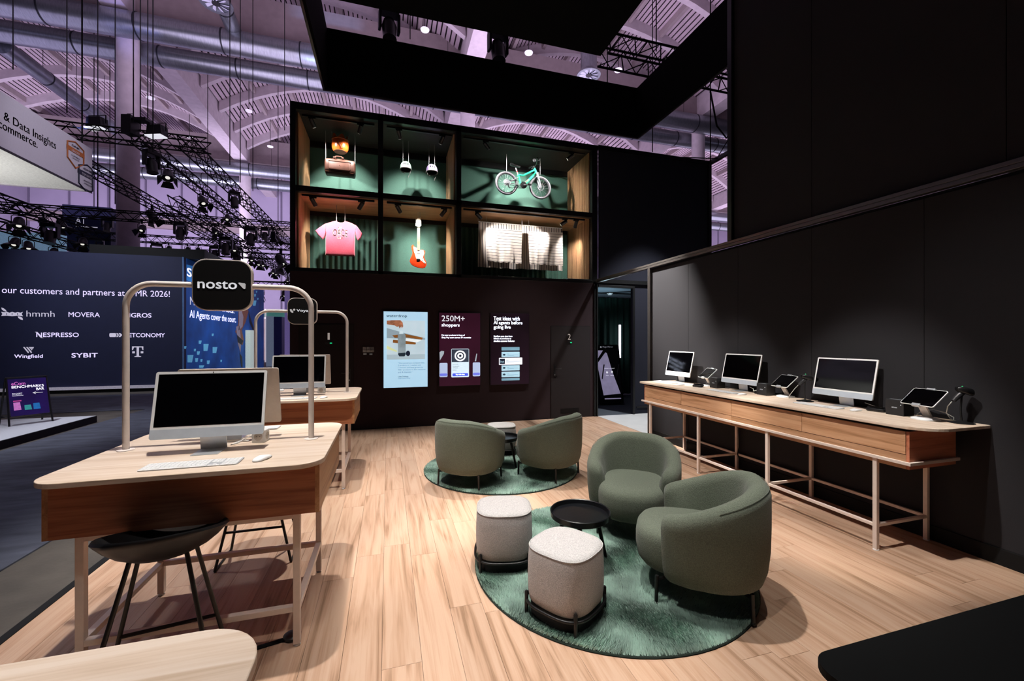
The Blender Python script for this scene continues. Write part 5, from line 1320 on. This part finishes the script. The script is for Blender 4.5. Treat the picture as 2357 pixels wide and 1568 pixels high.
M().tube([(-.02, -.82*rb, hh), (-.01, -.86*rb, hh*.6), (.03, -.86*rb, hh*.3), (.05, -.84*rb, hh*.12)], [.008, .012, .014, .02], 6).build('tassel', LEA, bg, 50)
for s_ in (-1, 1): M().tube([(s_*rb*1.0+.015*math.cos(i*PI/5), 0, hh+.03+.02*math.sin(i*PI/5)) for i in range(10)], .004, 5, True).build('ring', CHROME, bg, 50)
wires(bg, [(-rb, hh+.05), (rb, hh+.05)], 5.6-zb_)
BRL = mat('brown_leather', '#5a3a30', .4, var=.2, scale=18, coat=.15)
x0, zt = P(749, 366); x1, zb_ = P(818, 408)
df = thing('duffel_bag', 'brown leather duffel bag hung under the orange bag', 'bag', ((x0+x1)/2, YI, zb_)); hw = (x1-x0)/2; H = zt-zb_
rings = []
for u in (-1, -.97, -.9, -.5, 0, .5, .9, .97, 1):
    e = .72 if abs(u) == 1 else (.92 if abs(u) > .95 else 1)
    rings.append([(u*hw, b*.15*e, H*.47+a*H*.5*e+.012*math.cos(u*2)) for a, b in supell(1, 1, 3.4, 28)])
M().loft(rings).build('bag_body', BRL, df, 60)
M().prism(rrect(-hw*.72, hw*.72, H*.16, H*.68, .03), -.172, -.14, 'y').build('front_pocket', BRL, df, 40, bevel=.008)
M().box(-hw*.74, hw*.74, -.176, -.14, H*.68, H*.74).build('pocket_flap', BRL, df, bevel=.004)
for s_ in (-.35, .2):
    M().box(hw*s_-.018, hw*s_+.018, -.16, .12, H*.93, H*1.02).build('handle_strap', BRL, df, bevel=.003)
M().tube([(hw*-.35, -.1, H*1.0), (hw*-.25, -.1, H*1.12), (hw*.1, -.1, H*1.12), (hw*.2, -.1, H*1.0)], .012, 8).build('handle', BRL, df, 50)
M().cyl((0, -.176, H*.45), (0, -.18, H*.45), .006, n=8).build('stud', CHROME, df)
for z in (.02, .045): M().box(-hw*.95, hw*.95, -.13, .13, z-.004, z).build('base_seam', mat('brown_leather_base', '#6a3418'), df)
wires(df, [(-hw*.98, H*.7), (hw*.98, H*.55)], 5.6-zb_)
def helmet(xa, ya, xb, yb, col, m, label):
    x0, zt = P(xa, ya); x1, zb_ = P(xb, yb); r = (x1-x0)/2
    t = thing('bicycle_helmet', label, 'helmet', ((x0+x1)/2, YI, zt-r*1.25), 0, 'small bicycle helmets')
    rings = []
    for i in range(9):
        a = PI/2*i/8; rings.append([(r*math.cos(a)**.8*c, r*1.15*math.cos(a)**.8*s_, r*1.15*math.sin(a)) for c, s_ in supell(1, 1, 2.2, 36)] if i < 8 else [(r*.05*c, r*.05*s_, r*1.16) for c, s_ in supell(1, 1, 2, 36)])
    rings.insert(0, [(r*1.0*c, r*1.15*s_, -.03) for c, s_ in supell(1, 1, 2.2, 36)])
    M().loft(rings, cap0=False).build('shell', m, t, 60)
    M().tube([(r*1.0*c, r*1.15*s_, -.03) for c, s_ in supell(1, 1, 2.2, 36)], .01, 8, True).build('rim', mat('grey_rim', '#77726f', .5), t, 50)
    M().loft([[(r*.94*c, r*1.08*s_, -.028) for c, s_ in supell(1, 1, 2.2, 36)], [(r*.9*c, r*1.0*s_, r*.5) for c, s_ in supell(1, 1, 2.2, 36)]], cap0=False).build('liner', MATTE, t)
    for k in (-1, 0, 1):
        for zz, hh_ in ((.42, .13), (.85, .05)):
            a = k*.36; q = math.sqrt(max(0, 1-zz**2*.75))
            M().box(-.009, .009, -.006, .006, -r*hh_*1.2, r*hh_*1.2).xf(Matrix.Translation((r*1.0*q*math.sin(a), -r*1.165*q*math.cos(a), r*zz)) @ Matrix.Rotation(a, 4, 'Z') @ Matrix.Rotation(-zz*.9, 4, 'X')).build('vent_slot', MATTE, t)
    M().tube([(-r*.85, -.02, -.03), (-r*.7, -.03, -.1), (-r*.2, -.05, -.12)], .005, 6).tube([(r*.85, -.02, -.03), (r*.75, -.03, -.1), (r*.5, -.04, -.16), (r*.4, -.04, -.2)], .005, 6).build('chin_strap', mat('grey_strap', '#6e6a68', .7), t)
    wires(t, [(-r*.5, r*.9), (r*.5, r*.9)], 5.6-(zt-r*1.25))
    return t
helmet(921, 370, 947, 397, 0, mat('mint_shell', '#8fc9a6', .35, var=.03, coat=.3), 'mint green helmet hanging in the middle upper bay')
helmet(981, 376.5, 1007, 404, 0, mat('lilac_shell', '#a08ac0', .35, var=.03, coat=.3), 'lilac helmet hanging in the middle upper bay')

# bicycle: local x = forward, z = up, built around the bottom bracket; placed and pitched as it hangs
def bc(a, b):  # crop coordinates of the photo (11.2 per px) -> point in the hanging plane
    q = ony(1120+a/11.2, 340+b/11.2, YI); return Vector((q.x, 0, q.z))
bk = thing('bicycle', 'small green bicycle hanging nose-down in the right upper bay', 'bicycle', (0, YI, 0))
GRN = mat('bright_green_paint', '#2cc98a', .3, var=.03, coat=.5); GR2 = mat('grey_alloy', '#a9a8b0', .3, .7, var=.05); TYRE = mat('tyre_grey', '#55535a', .6, var=.1); RIM = mat('black_rim', '#0d0d10', .4)
rw, fw = bc(515, 915), bc(1380, 1035); rr_ = .252
def wheel(c, nm):
    w = M().tube([c+Vector(((rr_-.022)*math.cos(i*PI/24), 0, (rr_-.022)*math.sin(i*PI/24))) for i in range(48)], .022, 10, True).build('wheel', TYRE, bk, 60)
    M().tube([c+Vector(((rr_-.05)*math.cos(i*PI/24), 0, (rr_-.05)*math.sin(i*PI/24))) for i in range(48)], .011, 8, True).build('rim', RIM, w, 60)
    M().cyl(c+Vector((0, -.035, 0)), c+Vector((0, .035, 0)), .016, n=12).build('hub', GR2, w, 40)
    for i in range(18):
        a = 2*PI*i/18
        M().tube([c+Vector((.014*math.cos(a+.5), (-1)**i*.025, .014*math.sin(a+.5))), c+Vector(((rr_-.055)*math.cos(a), 0, (rr_-.055)*math.sin(a)))], .0022, 4).build('spoke', GR2, w)
    M().tube([c+Vector((.07*math.cos(i*PI/12), -.045, .07*math.sin(i*PI/12))) for i in range(24)], .007, 6, True).build('brake_disc', GR2, w, 50)
    return w
wheel(rw, 'rear'); wheel(fw, 'front')
bb_ = bc(900, 985); st = bc(815, 700); ht, hb_ = bc(1235, 530), bc(1290, 680)
M().tube([bb_, st], .022, 12).build('seat_tube', GRN, bk, 50)
M().tube([st+Vector((0, 0, 0)), bc(940, 720), bc(1240, 570)], .021, 12).build('top_tube', GRN, bk, 50)
M().tube([bb_+Vector((.03, 0, .0)), hb_+Vector((-.01, 0, .03))], .025, 12).build('down_tube', GRN, bk, 50)
M().tube([ht, hb_], .024, 12).build('head_tube', GRN, bk, 50)
for s_ in (-1, 1):
    M().tube([rw+Vector((0, s_*.05, 0)), bb_+Vector((-.04, s_*.03, 0))], .009, 8).build('chain_stay', GR2, bk, 50)
    M().tube([rw+Vector((0, s_*.05, 0)), st+Vector((0, s_*.025, -.06))], .007, 8).build('seat_stay', GR2, bk, 50)
    M().tube([hb_+Vector((0, s_*.045, -.01)), fw+Vector((0, s_*.05, 0))], [.018, .012], 10).build('fork_leg', GR2, bk, 50)
M().box(-.02, .02, -.065, .065, -.015, .015).xf(Matrix.Translation(hb_)).build('fork_crown', GR2, bk, bevel=.004)
sp = bc(750, 520)
M().tube([st, bc(790, 630)], .014, 10).build('seat_post', GR2, bk, 50); M().tube([bc(790, 635), bc(780, 605)], .0145, 10).build('red_collar', mat('red_print', '#c02030', .4), bk); M().tube([bc(782, 608), sp], .013, 10).build('seat_post_top', GR2, bk, 50)
q = bc(740, 470)
M().loft([[(q.x+dx, yy*wd, q.z+dz+zz) for yy, zz in ((-1, 0), (-.6, .018), (0, .022), (.6, .018), (1, 0), (.5, -.018), (-.5, -.018))] for dx, wd, dz in ((-.11, .055, .025), (-.07, .07, .015), (0, .04, 0), (.07, .022, -.006), (.11, .015, -.008))]).build('saddle', PLASTB, bk, 50)
st_top = bc(1215, 470)
M().tube([ht, st_top], .018, 10).build('stem', PLASTB, bk, 50)
hbp = st_top+Vector((.02, 0, .01))
M().tube([hbp+Vector((-.03, -.27, .05)), hbp+Vector((.0, -.16, .045)), hbp+Vector((.02, -.06, 0)), hbp+Vector((.02, .06, 0)), hbp+Vector((0, .16, .045)), hbp+Vector((-.03, .27, .05))], .011, 8).build('handlebar', PLASTB, bk, 50)
for s_ in (-1, 1):
    M().cyl(hbp+Vector((-.032, s_*.27, .05)), hbp+Vector((-.012, s_*.19, .047)), .017, n=10).build('grip', PLASTB, bk, 50)
    M().tube([hbp+Vector((.0, s_*.18, .045)), hbp+Vector((.035, s_*.22, .03)), hbp+Vector((.02, s_*.27, .035))], .006, 6).build('brake_lever', GR2, bk)
q = bc(1195, 375); M().lathe([(0, -.01), (.035, -.01), (.04, .0), (.03, .02), (0, .025)], 16).xf(Matrix.Translation(q+Vector((0, -.1, 0))) @ Matrix.Rotation(R(80), 4, 'X')).build('bell', GR2, bk, 40)
M().tube([hbp+Vector((.02, -.1, 0)), hbp+Vector((.1, -.1, -.03)), hbp+Vector((.13, -.06, -.1)), hbp+Vector((.1, -.03, -.17)), hb_+Vector((0, -.03, 0))], .004, 6).build('brake_cable', mat('black_cable', '#0c0c0d', .4), bk, 50)
ch = bc(930, 990)
M().lathe([(.03, -.006), (.075, -.006), (.075, .006), (.03, .006)], 24).xf(Matrix.Translation(ch+Vector((0, -.06, 0))) @ Matrix.Rotation(PI/2, 4, 'X')).build('chainring', RIM, bk, 40)
M().tube([ch+Vector((0, -.075, 0)), bc(1060, 1000)+Vector((0, -.08, 0))], .01, 8).build('crank', GR2, bk); M().box(-.04, .04, -.14, -.08, -.012, .012).xf(Matrix.Translation(bc(1065, 995))).build('pedal', PLASTB, bk, bevel=.003)
M().tube([ch+Vector((0, .075, 0)), ch+Vector((-.12, .08, .0))], .01, 8).build('crank', GR2, bk); M().box(-.04, .04, .08, .14, -.012, .012).xf(Matrix.Translation(ch+Vector((-.12, 0, 0)))).build('pedal', PLASTB, bk, bevel=.003)
M().lathe([(.01, -.02), (.055, -.015), (.05, 0), (.035, .015)], 20).xf(Matrix.Translation(rw+Vector((0, -.055, 0))) @ Matrix.Rotation(PI/2, 4, 'X')).build('cassette', GR2, bk, 40)
M().tube([ch+Vector((0, -.06, .07)), rw+Vector((.02, -.06, .05))], .004, 6).tube([ch+Vector((0, -.06, -.07)), bc(560, 1060)+Vector((0, -.06, 0))], .004, 6).build('chain', RIM, bk)
M().tube([rw+Vector((.01, -.07, -.02)), bc(540, 1000)+Vector((0, -.07, 0)), bc(560, 1070)+Vector((0, -.07, 0))], [.014, .016, .01], 8).build('derailleur', PLASTB, bk, 50)
dpl = Plane(bb_+Vector((.03, -.026, 0)), (hb_-bb_).normalized(), Vector((0, 0, 1))-(hb_-bb_).normalized()*((hb_-bb_).normalized().z))
lettering('woom', dpl, (.08, .005, .2, .045), mat('white_print', '#efe6e0'), bk, .001, .02)
wires(bk, [(rw.x, rw.z+rr_), (fw.x, fw.z+rr_)], 5.6)

# T-shirt
PINK = mat('pink_cotton', '#b0394e', .9, var=.1, scale=40, bump=.2, bscale=60, sheen=.3)
def TQ(a, b):
    q = ony(700+a*.1358, 480+b*.1358, YI); return (q.x, q.z)
ts = thing('t_shirt', 'pink T-shirt with OACE print hanging in the left lower bay', 't-shirt', (0, YI, 0))
def cloth(name, front, m, parent, depth=.05, n=None):
    c = Vector((sum(p[0] for p in front)/len(front), sum(p[1] for p in front)/len(front)))
    def ins(k): return [(c[0]+(p[0]-c[0])*k, c[1]+(p[1]-c[1])*k) for p in front]
    b = M(); b.loft([[(p[0], -depth, p[1]) for p in ins(.9)], [(p[0], -depth*.7, p[1]) for p in ins(.97)], [(p[0], 0, p[1]) for p in front], [(p[0], depth*.7, p[1]) for p in ins(.97)], [(p[0], depth, p[1]) for p in ins(.9)]])
    return b.build(name, m, parent, 30)
cloth('shirt_body', [TQ(*p) for p in ((350, 265), (490, 218), (545, 208), (570, 230), (620, 242), (670, 235), (705, 213), (800, 245), (885, 290), (880, 400), (865, 500), (862, 815), (740, 812), (600, 805), (480, 800), (362, 795), (365, 500), (372, 400))], PINK, ts, .05)
cloth('sleeve', [TQ(*p) for p in ((355, 262), (270, 320), (190, 380), (240, 450), (315, 525), (350, 490), (375, 400))], PINK, ts, .045)
cloth('sleeve', [TQ(*p) for p in ((880, 285), (930, 350), (987, 430), (960, 500), (915, 550), (885, 500), (872, 400))], PINK, ts, .045)
M().tube([(TQ(a, b)[0], -.03, TQ(a, b)[1]) for a, b in ((550, 212), (565, 245), (595, 270), (620, 277), (650, 270), (685, 245), (700, 215))], .009, 8).build('collar', PINK, ts, 50)
tp = Plane((0, -.05, 0), (1, 0, 0), (0, 0, 1)); TWH = mat('cream_print', '#f0e2de', .8, var=.04)
a, b = TQ(492, 485), TQ(740, 385); lettering('OACE', tp, (a[0], a[1], b[0], b[1]), TWH, ts, .003, .02, arc=.022)
a, b = TQ(560, 525), TQ(668, 497); lettering('SPORTS', tp, (a[0], a[1], b[0], b[1]), TWH, ts, .003, .04)
a, b = TQ(588, 347), TQ(648, 332); lettering('BAKED', tp, (a[0], a[1], b[0], b[1]), TWH, ts, .003, .04)
wires(ts, [(TQ(548, 210)[0], TQ(548, 210)[1]), (TQ(693, 213)[0], TQ(693, 213)[1])], 4.2)

# guitar
gt = thing('electric_guitar', 'orange-red twelve-string electric guitar hanging in the middle lower bay', 'guitar', (0, YI, 0))
GB = mat('orange_red_lacquer', '#d8401c', .2, var=.06, scale=8, coat=.6); PG = mat('cream_pickguard', '#efe4dc', .35, var=.02); MP = mat('maple', '#d2a878', .4, var=.1, scale=30)
body = [(1838, 612), (1870, 648), (1905, 668), (1960, 705), (2010, 702), (2048, 722), (2050, 760), (2035, 800), (2040, 850), (2068, 905), (2075, 955), (2055, 1000), (2010, 1018), (1950, 1012), (1880, 990), (1820, 955), (1790, 905), (1795, 860), (1825, 800), (1838, 750), (1825, 690), (1818, 640)]
bp_ = [TQ(*p) for p in body]
M().loft([[(x, -.02, z) for x, z in bp_], [(x, .02, z) for x, z in bp_]]).build('guitar_body', GB, gt, 40, bevel=.006)
pg = [TQ(*p) for p in ((1850, 650), (1905, 672), (1960, 708), (2020, 715), (2035, 760), (2012, 830), (2030, 880), (2058, 920), (2050, 940), (2010, 910), (1965, 870), (1905, 870), (1885, 800), (1860, 730))]
M().loft([[(x, -.0235, z) for x, z in pg], [(x, -.02, z) for x, z in pg]]).build('pickguard', PG, gt)
a, b = TQ(1938, 715), TQ(1945, 335); hw_ = (TQ(1962, 700)[0]-TQ(1918, 700)[0])/2
M().box(a[0]-hw_, a[0]+hw_, -.036, -.018, a[1], b[1]).build('neck', MP, gt, bevel=.004)
fb_ = M()
for i in range(18): zf_ = b[1]-(b[1]-a[1])*(1-2**(-i/9)); fb_.box(a[0]-hw_, a[0]+hw_, -.038, -.036, zf_-.001, zf_+.001)
fb_.build('frets', CHROME, gt)
hd = [TQ(*p) for p in ((1925, 320), (1908, 290), (1905, 200), (1925, 160), (1955, 150), (1978, 165), (1962, 185), (1978, 210), (1975, 290), (1958, 320))]
M().loft([[(x, -.03, z) for x, z in hd], [(x, -.014, z) for x, z in hd]]).build('headstock', mat('pale_maple', '#e3cdb2', .35), gt, bevel=.002)
for i in range(6):
    for s_ in (1897, 1980):
        q = TQ(s_, 195+i*20); M().lathe([(0, -.006), (.007, -.006), (.007, .006), (0, .006)], 8).xf(Matrix.Translation((q[0], -.02, q[1]))).build('tuner', CHROME, gt)
q, q2 = TQ(1903, 885), TQ(1965, 860); M().box(q[0], q2[0], -.034, -.022, q[1], q2[1]).build('bridge', CHROME, gt, bevel=.002)
q, q2 = TQ(1905, 768), TQ(1970, 752); M().box(q[0], q2[0], -.029, -.022, q[1], q2[1]).build('pickup', mat('cream_pickup', '#dcd2c6', .4), gt, bevel=.002)
for p_ in ((2000, 848), (2010, 888), (2038, 922)):
    q = TQ(*p_); M().cyl((q[0], -.034, q[1]), (q[0], -.022, q[1]), .008, n=10).build('knob', BLACK, gt)
s_b = M()
for i in range(6): xx = a[0]-hw_*.8+hw_*1.6*i/5; s_b.tube([(xx, -.041, TQ(1930, 870)[1]), (xx, -.041, b[1])], .0008, 4)
s_b.build('strings', CHROME, gt)
wires(gt, [(TQ(1930, 150)[0], TQ(1930, 160)[1]), (TQ(1962, 150)[0], TQ(1962, 160)[1])], 4.2)

# striped blankets
def BQ(a, b):
    q = ony(1080+a*.12304, 480+b*.12304, YI); return q.x, q.z
STRV = None
def striped(name, axis, period, duty):
    m = bpy.data.materials.new(name); m.use_nodes = True; nt = m.node_tree; b = nt.nodes['Principled BSDF']; N = nt.nodes.new; L = nt.links.new
    g = N('ShaderNodeNewGeometry'); sp_ = N('ShaderNodeSeparateXYZ'); L(g.outputs['Position'], sp_.inputs[0])
    d = N('ShaderNodeMath'); d.operation = 'DIVIDE'; d.inputs[1].default_value = period; L(sp_.outputs[axis], d.inputs[0])
    f = N('ShaderNodeMath'); f.operation = 'FRACT'; L(d.outputs[0], f.inputs[0])
    c = N('ShaderNodeMath'); c.operation = 'LESS_THAN'; c.inputs[1].default_value = duty; L(f.outputs[0], c.inputs[0])
    mx = N('ShaderNodeMix'); mx.data_type = 'RGBA'; L(c.outputs[0], mx.inputs[0]); mx.inputs[6].default_value = lin('#d9cdc4'); mx.inputs[7].default_value = lin('#24202c')
    L(mx.outputs[2], b.inputs['Base Color']); b.inputs['Roughness'].default_value = .95; return m
def sheet(name, tl, tr, bl, br, y, m, parent, folds, seed, th=.006):
    nx, nz = 60, 24; rnd = random.Random(seed); ph = rnd.random()*6
    f, bk_ = [], []
    for j in range(nz+1):
        v = j/nz; r0, r1 = [], []
        for i in range(nx+1):
            u = i/nx
            xx = (tl[0]*(1-u)+tr[0]*u)*(1-v)+(bl[0]*(1-u)+br[0]*u)*v
            zz = (tl[1]*(1-u)+tr[1]*u)*(1-v)+(bl[1]*(1-u)+br[1]*u)*v
            d = folds*v**1.4*(math.sin(u*13+ph+v*2.2)+.5*math.sin(u*31+ph*2))
            zz += .006*math.sin(u*40+ph)*v
            r0.append((xx, y+d, zz)); r1.append((xx, y+d+th, zz))
        f.append(r0); bk_.append(r1)
    b = M(); b.loft(f, False, False, False); b.loft(bk_, False, False, False)
    return b.build(name, m, parent, 60, fix=False)
bl_ = thing('striped_blanket', 'wide blanket with narrow vertical stripes hanging in the right lower bay', 'blanket', (0, YI, 0))
sheet('cloth', BQ(180, 245), BQ(1725, 372), BQ(165, 1095), BQ(1745, 1170), .0, striped('stripes_vertical', 0, .0578, .2), bl_, .025, 1)
M().cyl((BQ(172, 243)[0], -.004, BQ(172, 243)[1]), (BQ(1735, 373)[0], -.004, BQ(1735, 373)[1]), .008, n=8).build('hanging_rod', PLASTW, bl_)
wires(bl_, [(BQ(165, 240)[0], BQ(165, 240)[1]), (BQ(993, 310)[0], BQ(993, 310)[1]), (BQ(1735, 372)[0], BQ(1735, 372)[1])], 4.2)
for (c1, c2, c3, c4), lb, sd_ in ((((298, 385), (968, 435), (315, 1000), (950, 1045)), 'smaller blanket with level stripes pinned on the left of the wide one', 4), (((1080, 455), (1718, 475), (1092, 1050), (1712, 1085)), 'smaller blanket with level stripes pinned on the right of the wide one', 9)):
    o = thing('striped_throw', lb, 'blanket', (0, YI, 0), 0, 'striped throws over the wide blanket')
    sheet('cloth', BQ(*c1), BQ(*c2), BQ(*c3), BQ(*c4), -.09, striped('stripes_level', 2, .0605, .13), o, .03, sd_)
    wires(o, [(BQ(*c1)[0]+.01, BQ(*c1)[1]), (BQ(*c2)[0]-.01, BQ(*c2)[1])], 4.2)
    for w_ in o.children:
        if w_.name.startswith('suspension'): w_.location.y = -.087
    M().cyl((BQ(*c1)[0], -.085, BQ(*c1)[1]), (BQ(*c2)[0], -.085, BQ(*c2)[1]), .006, n=8).build('hanging_rod', PLASTW, o)
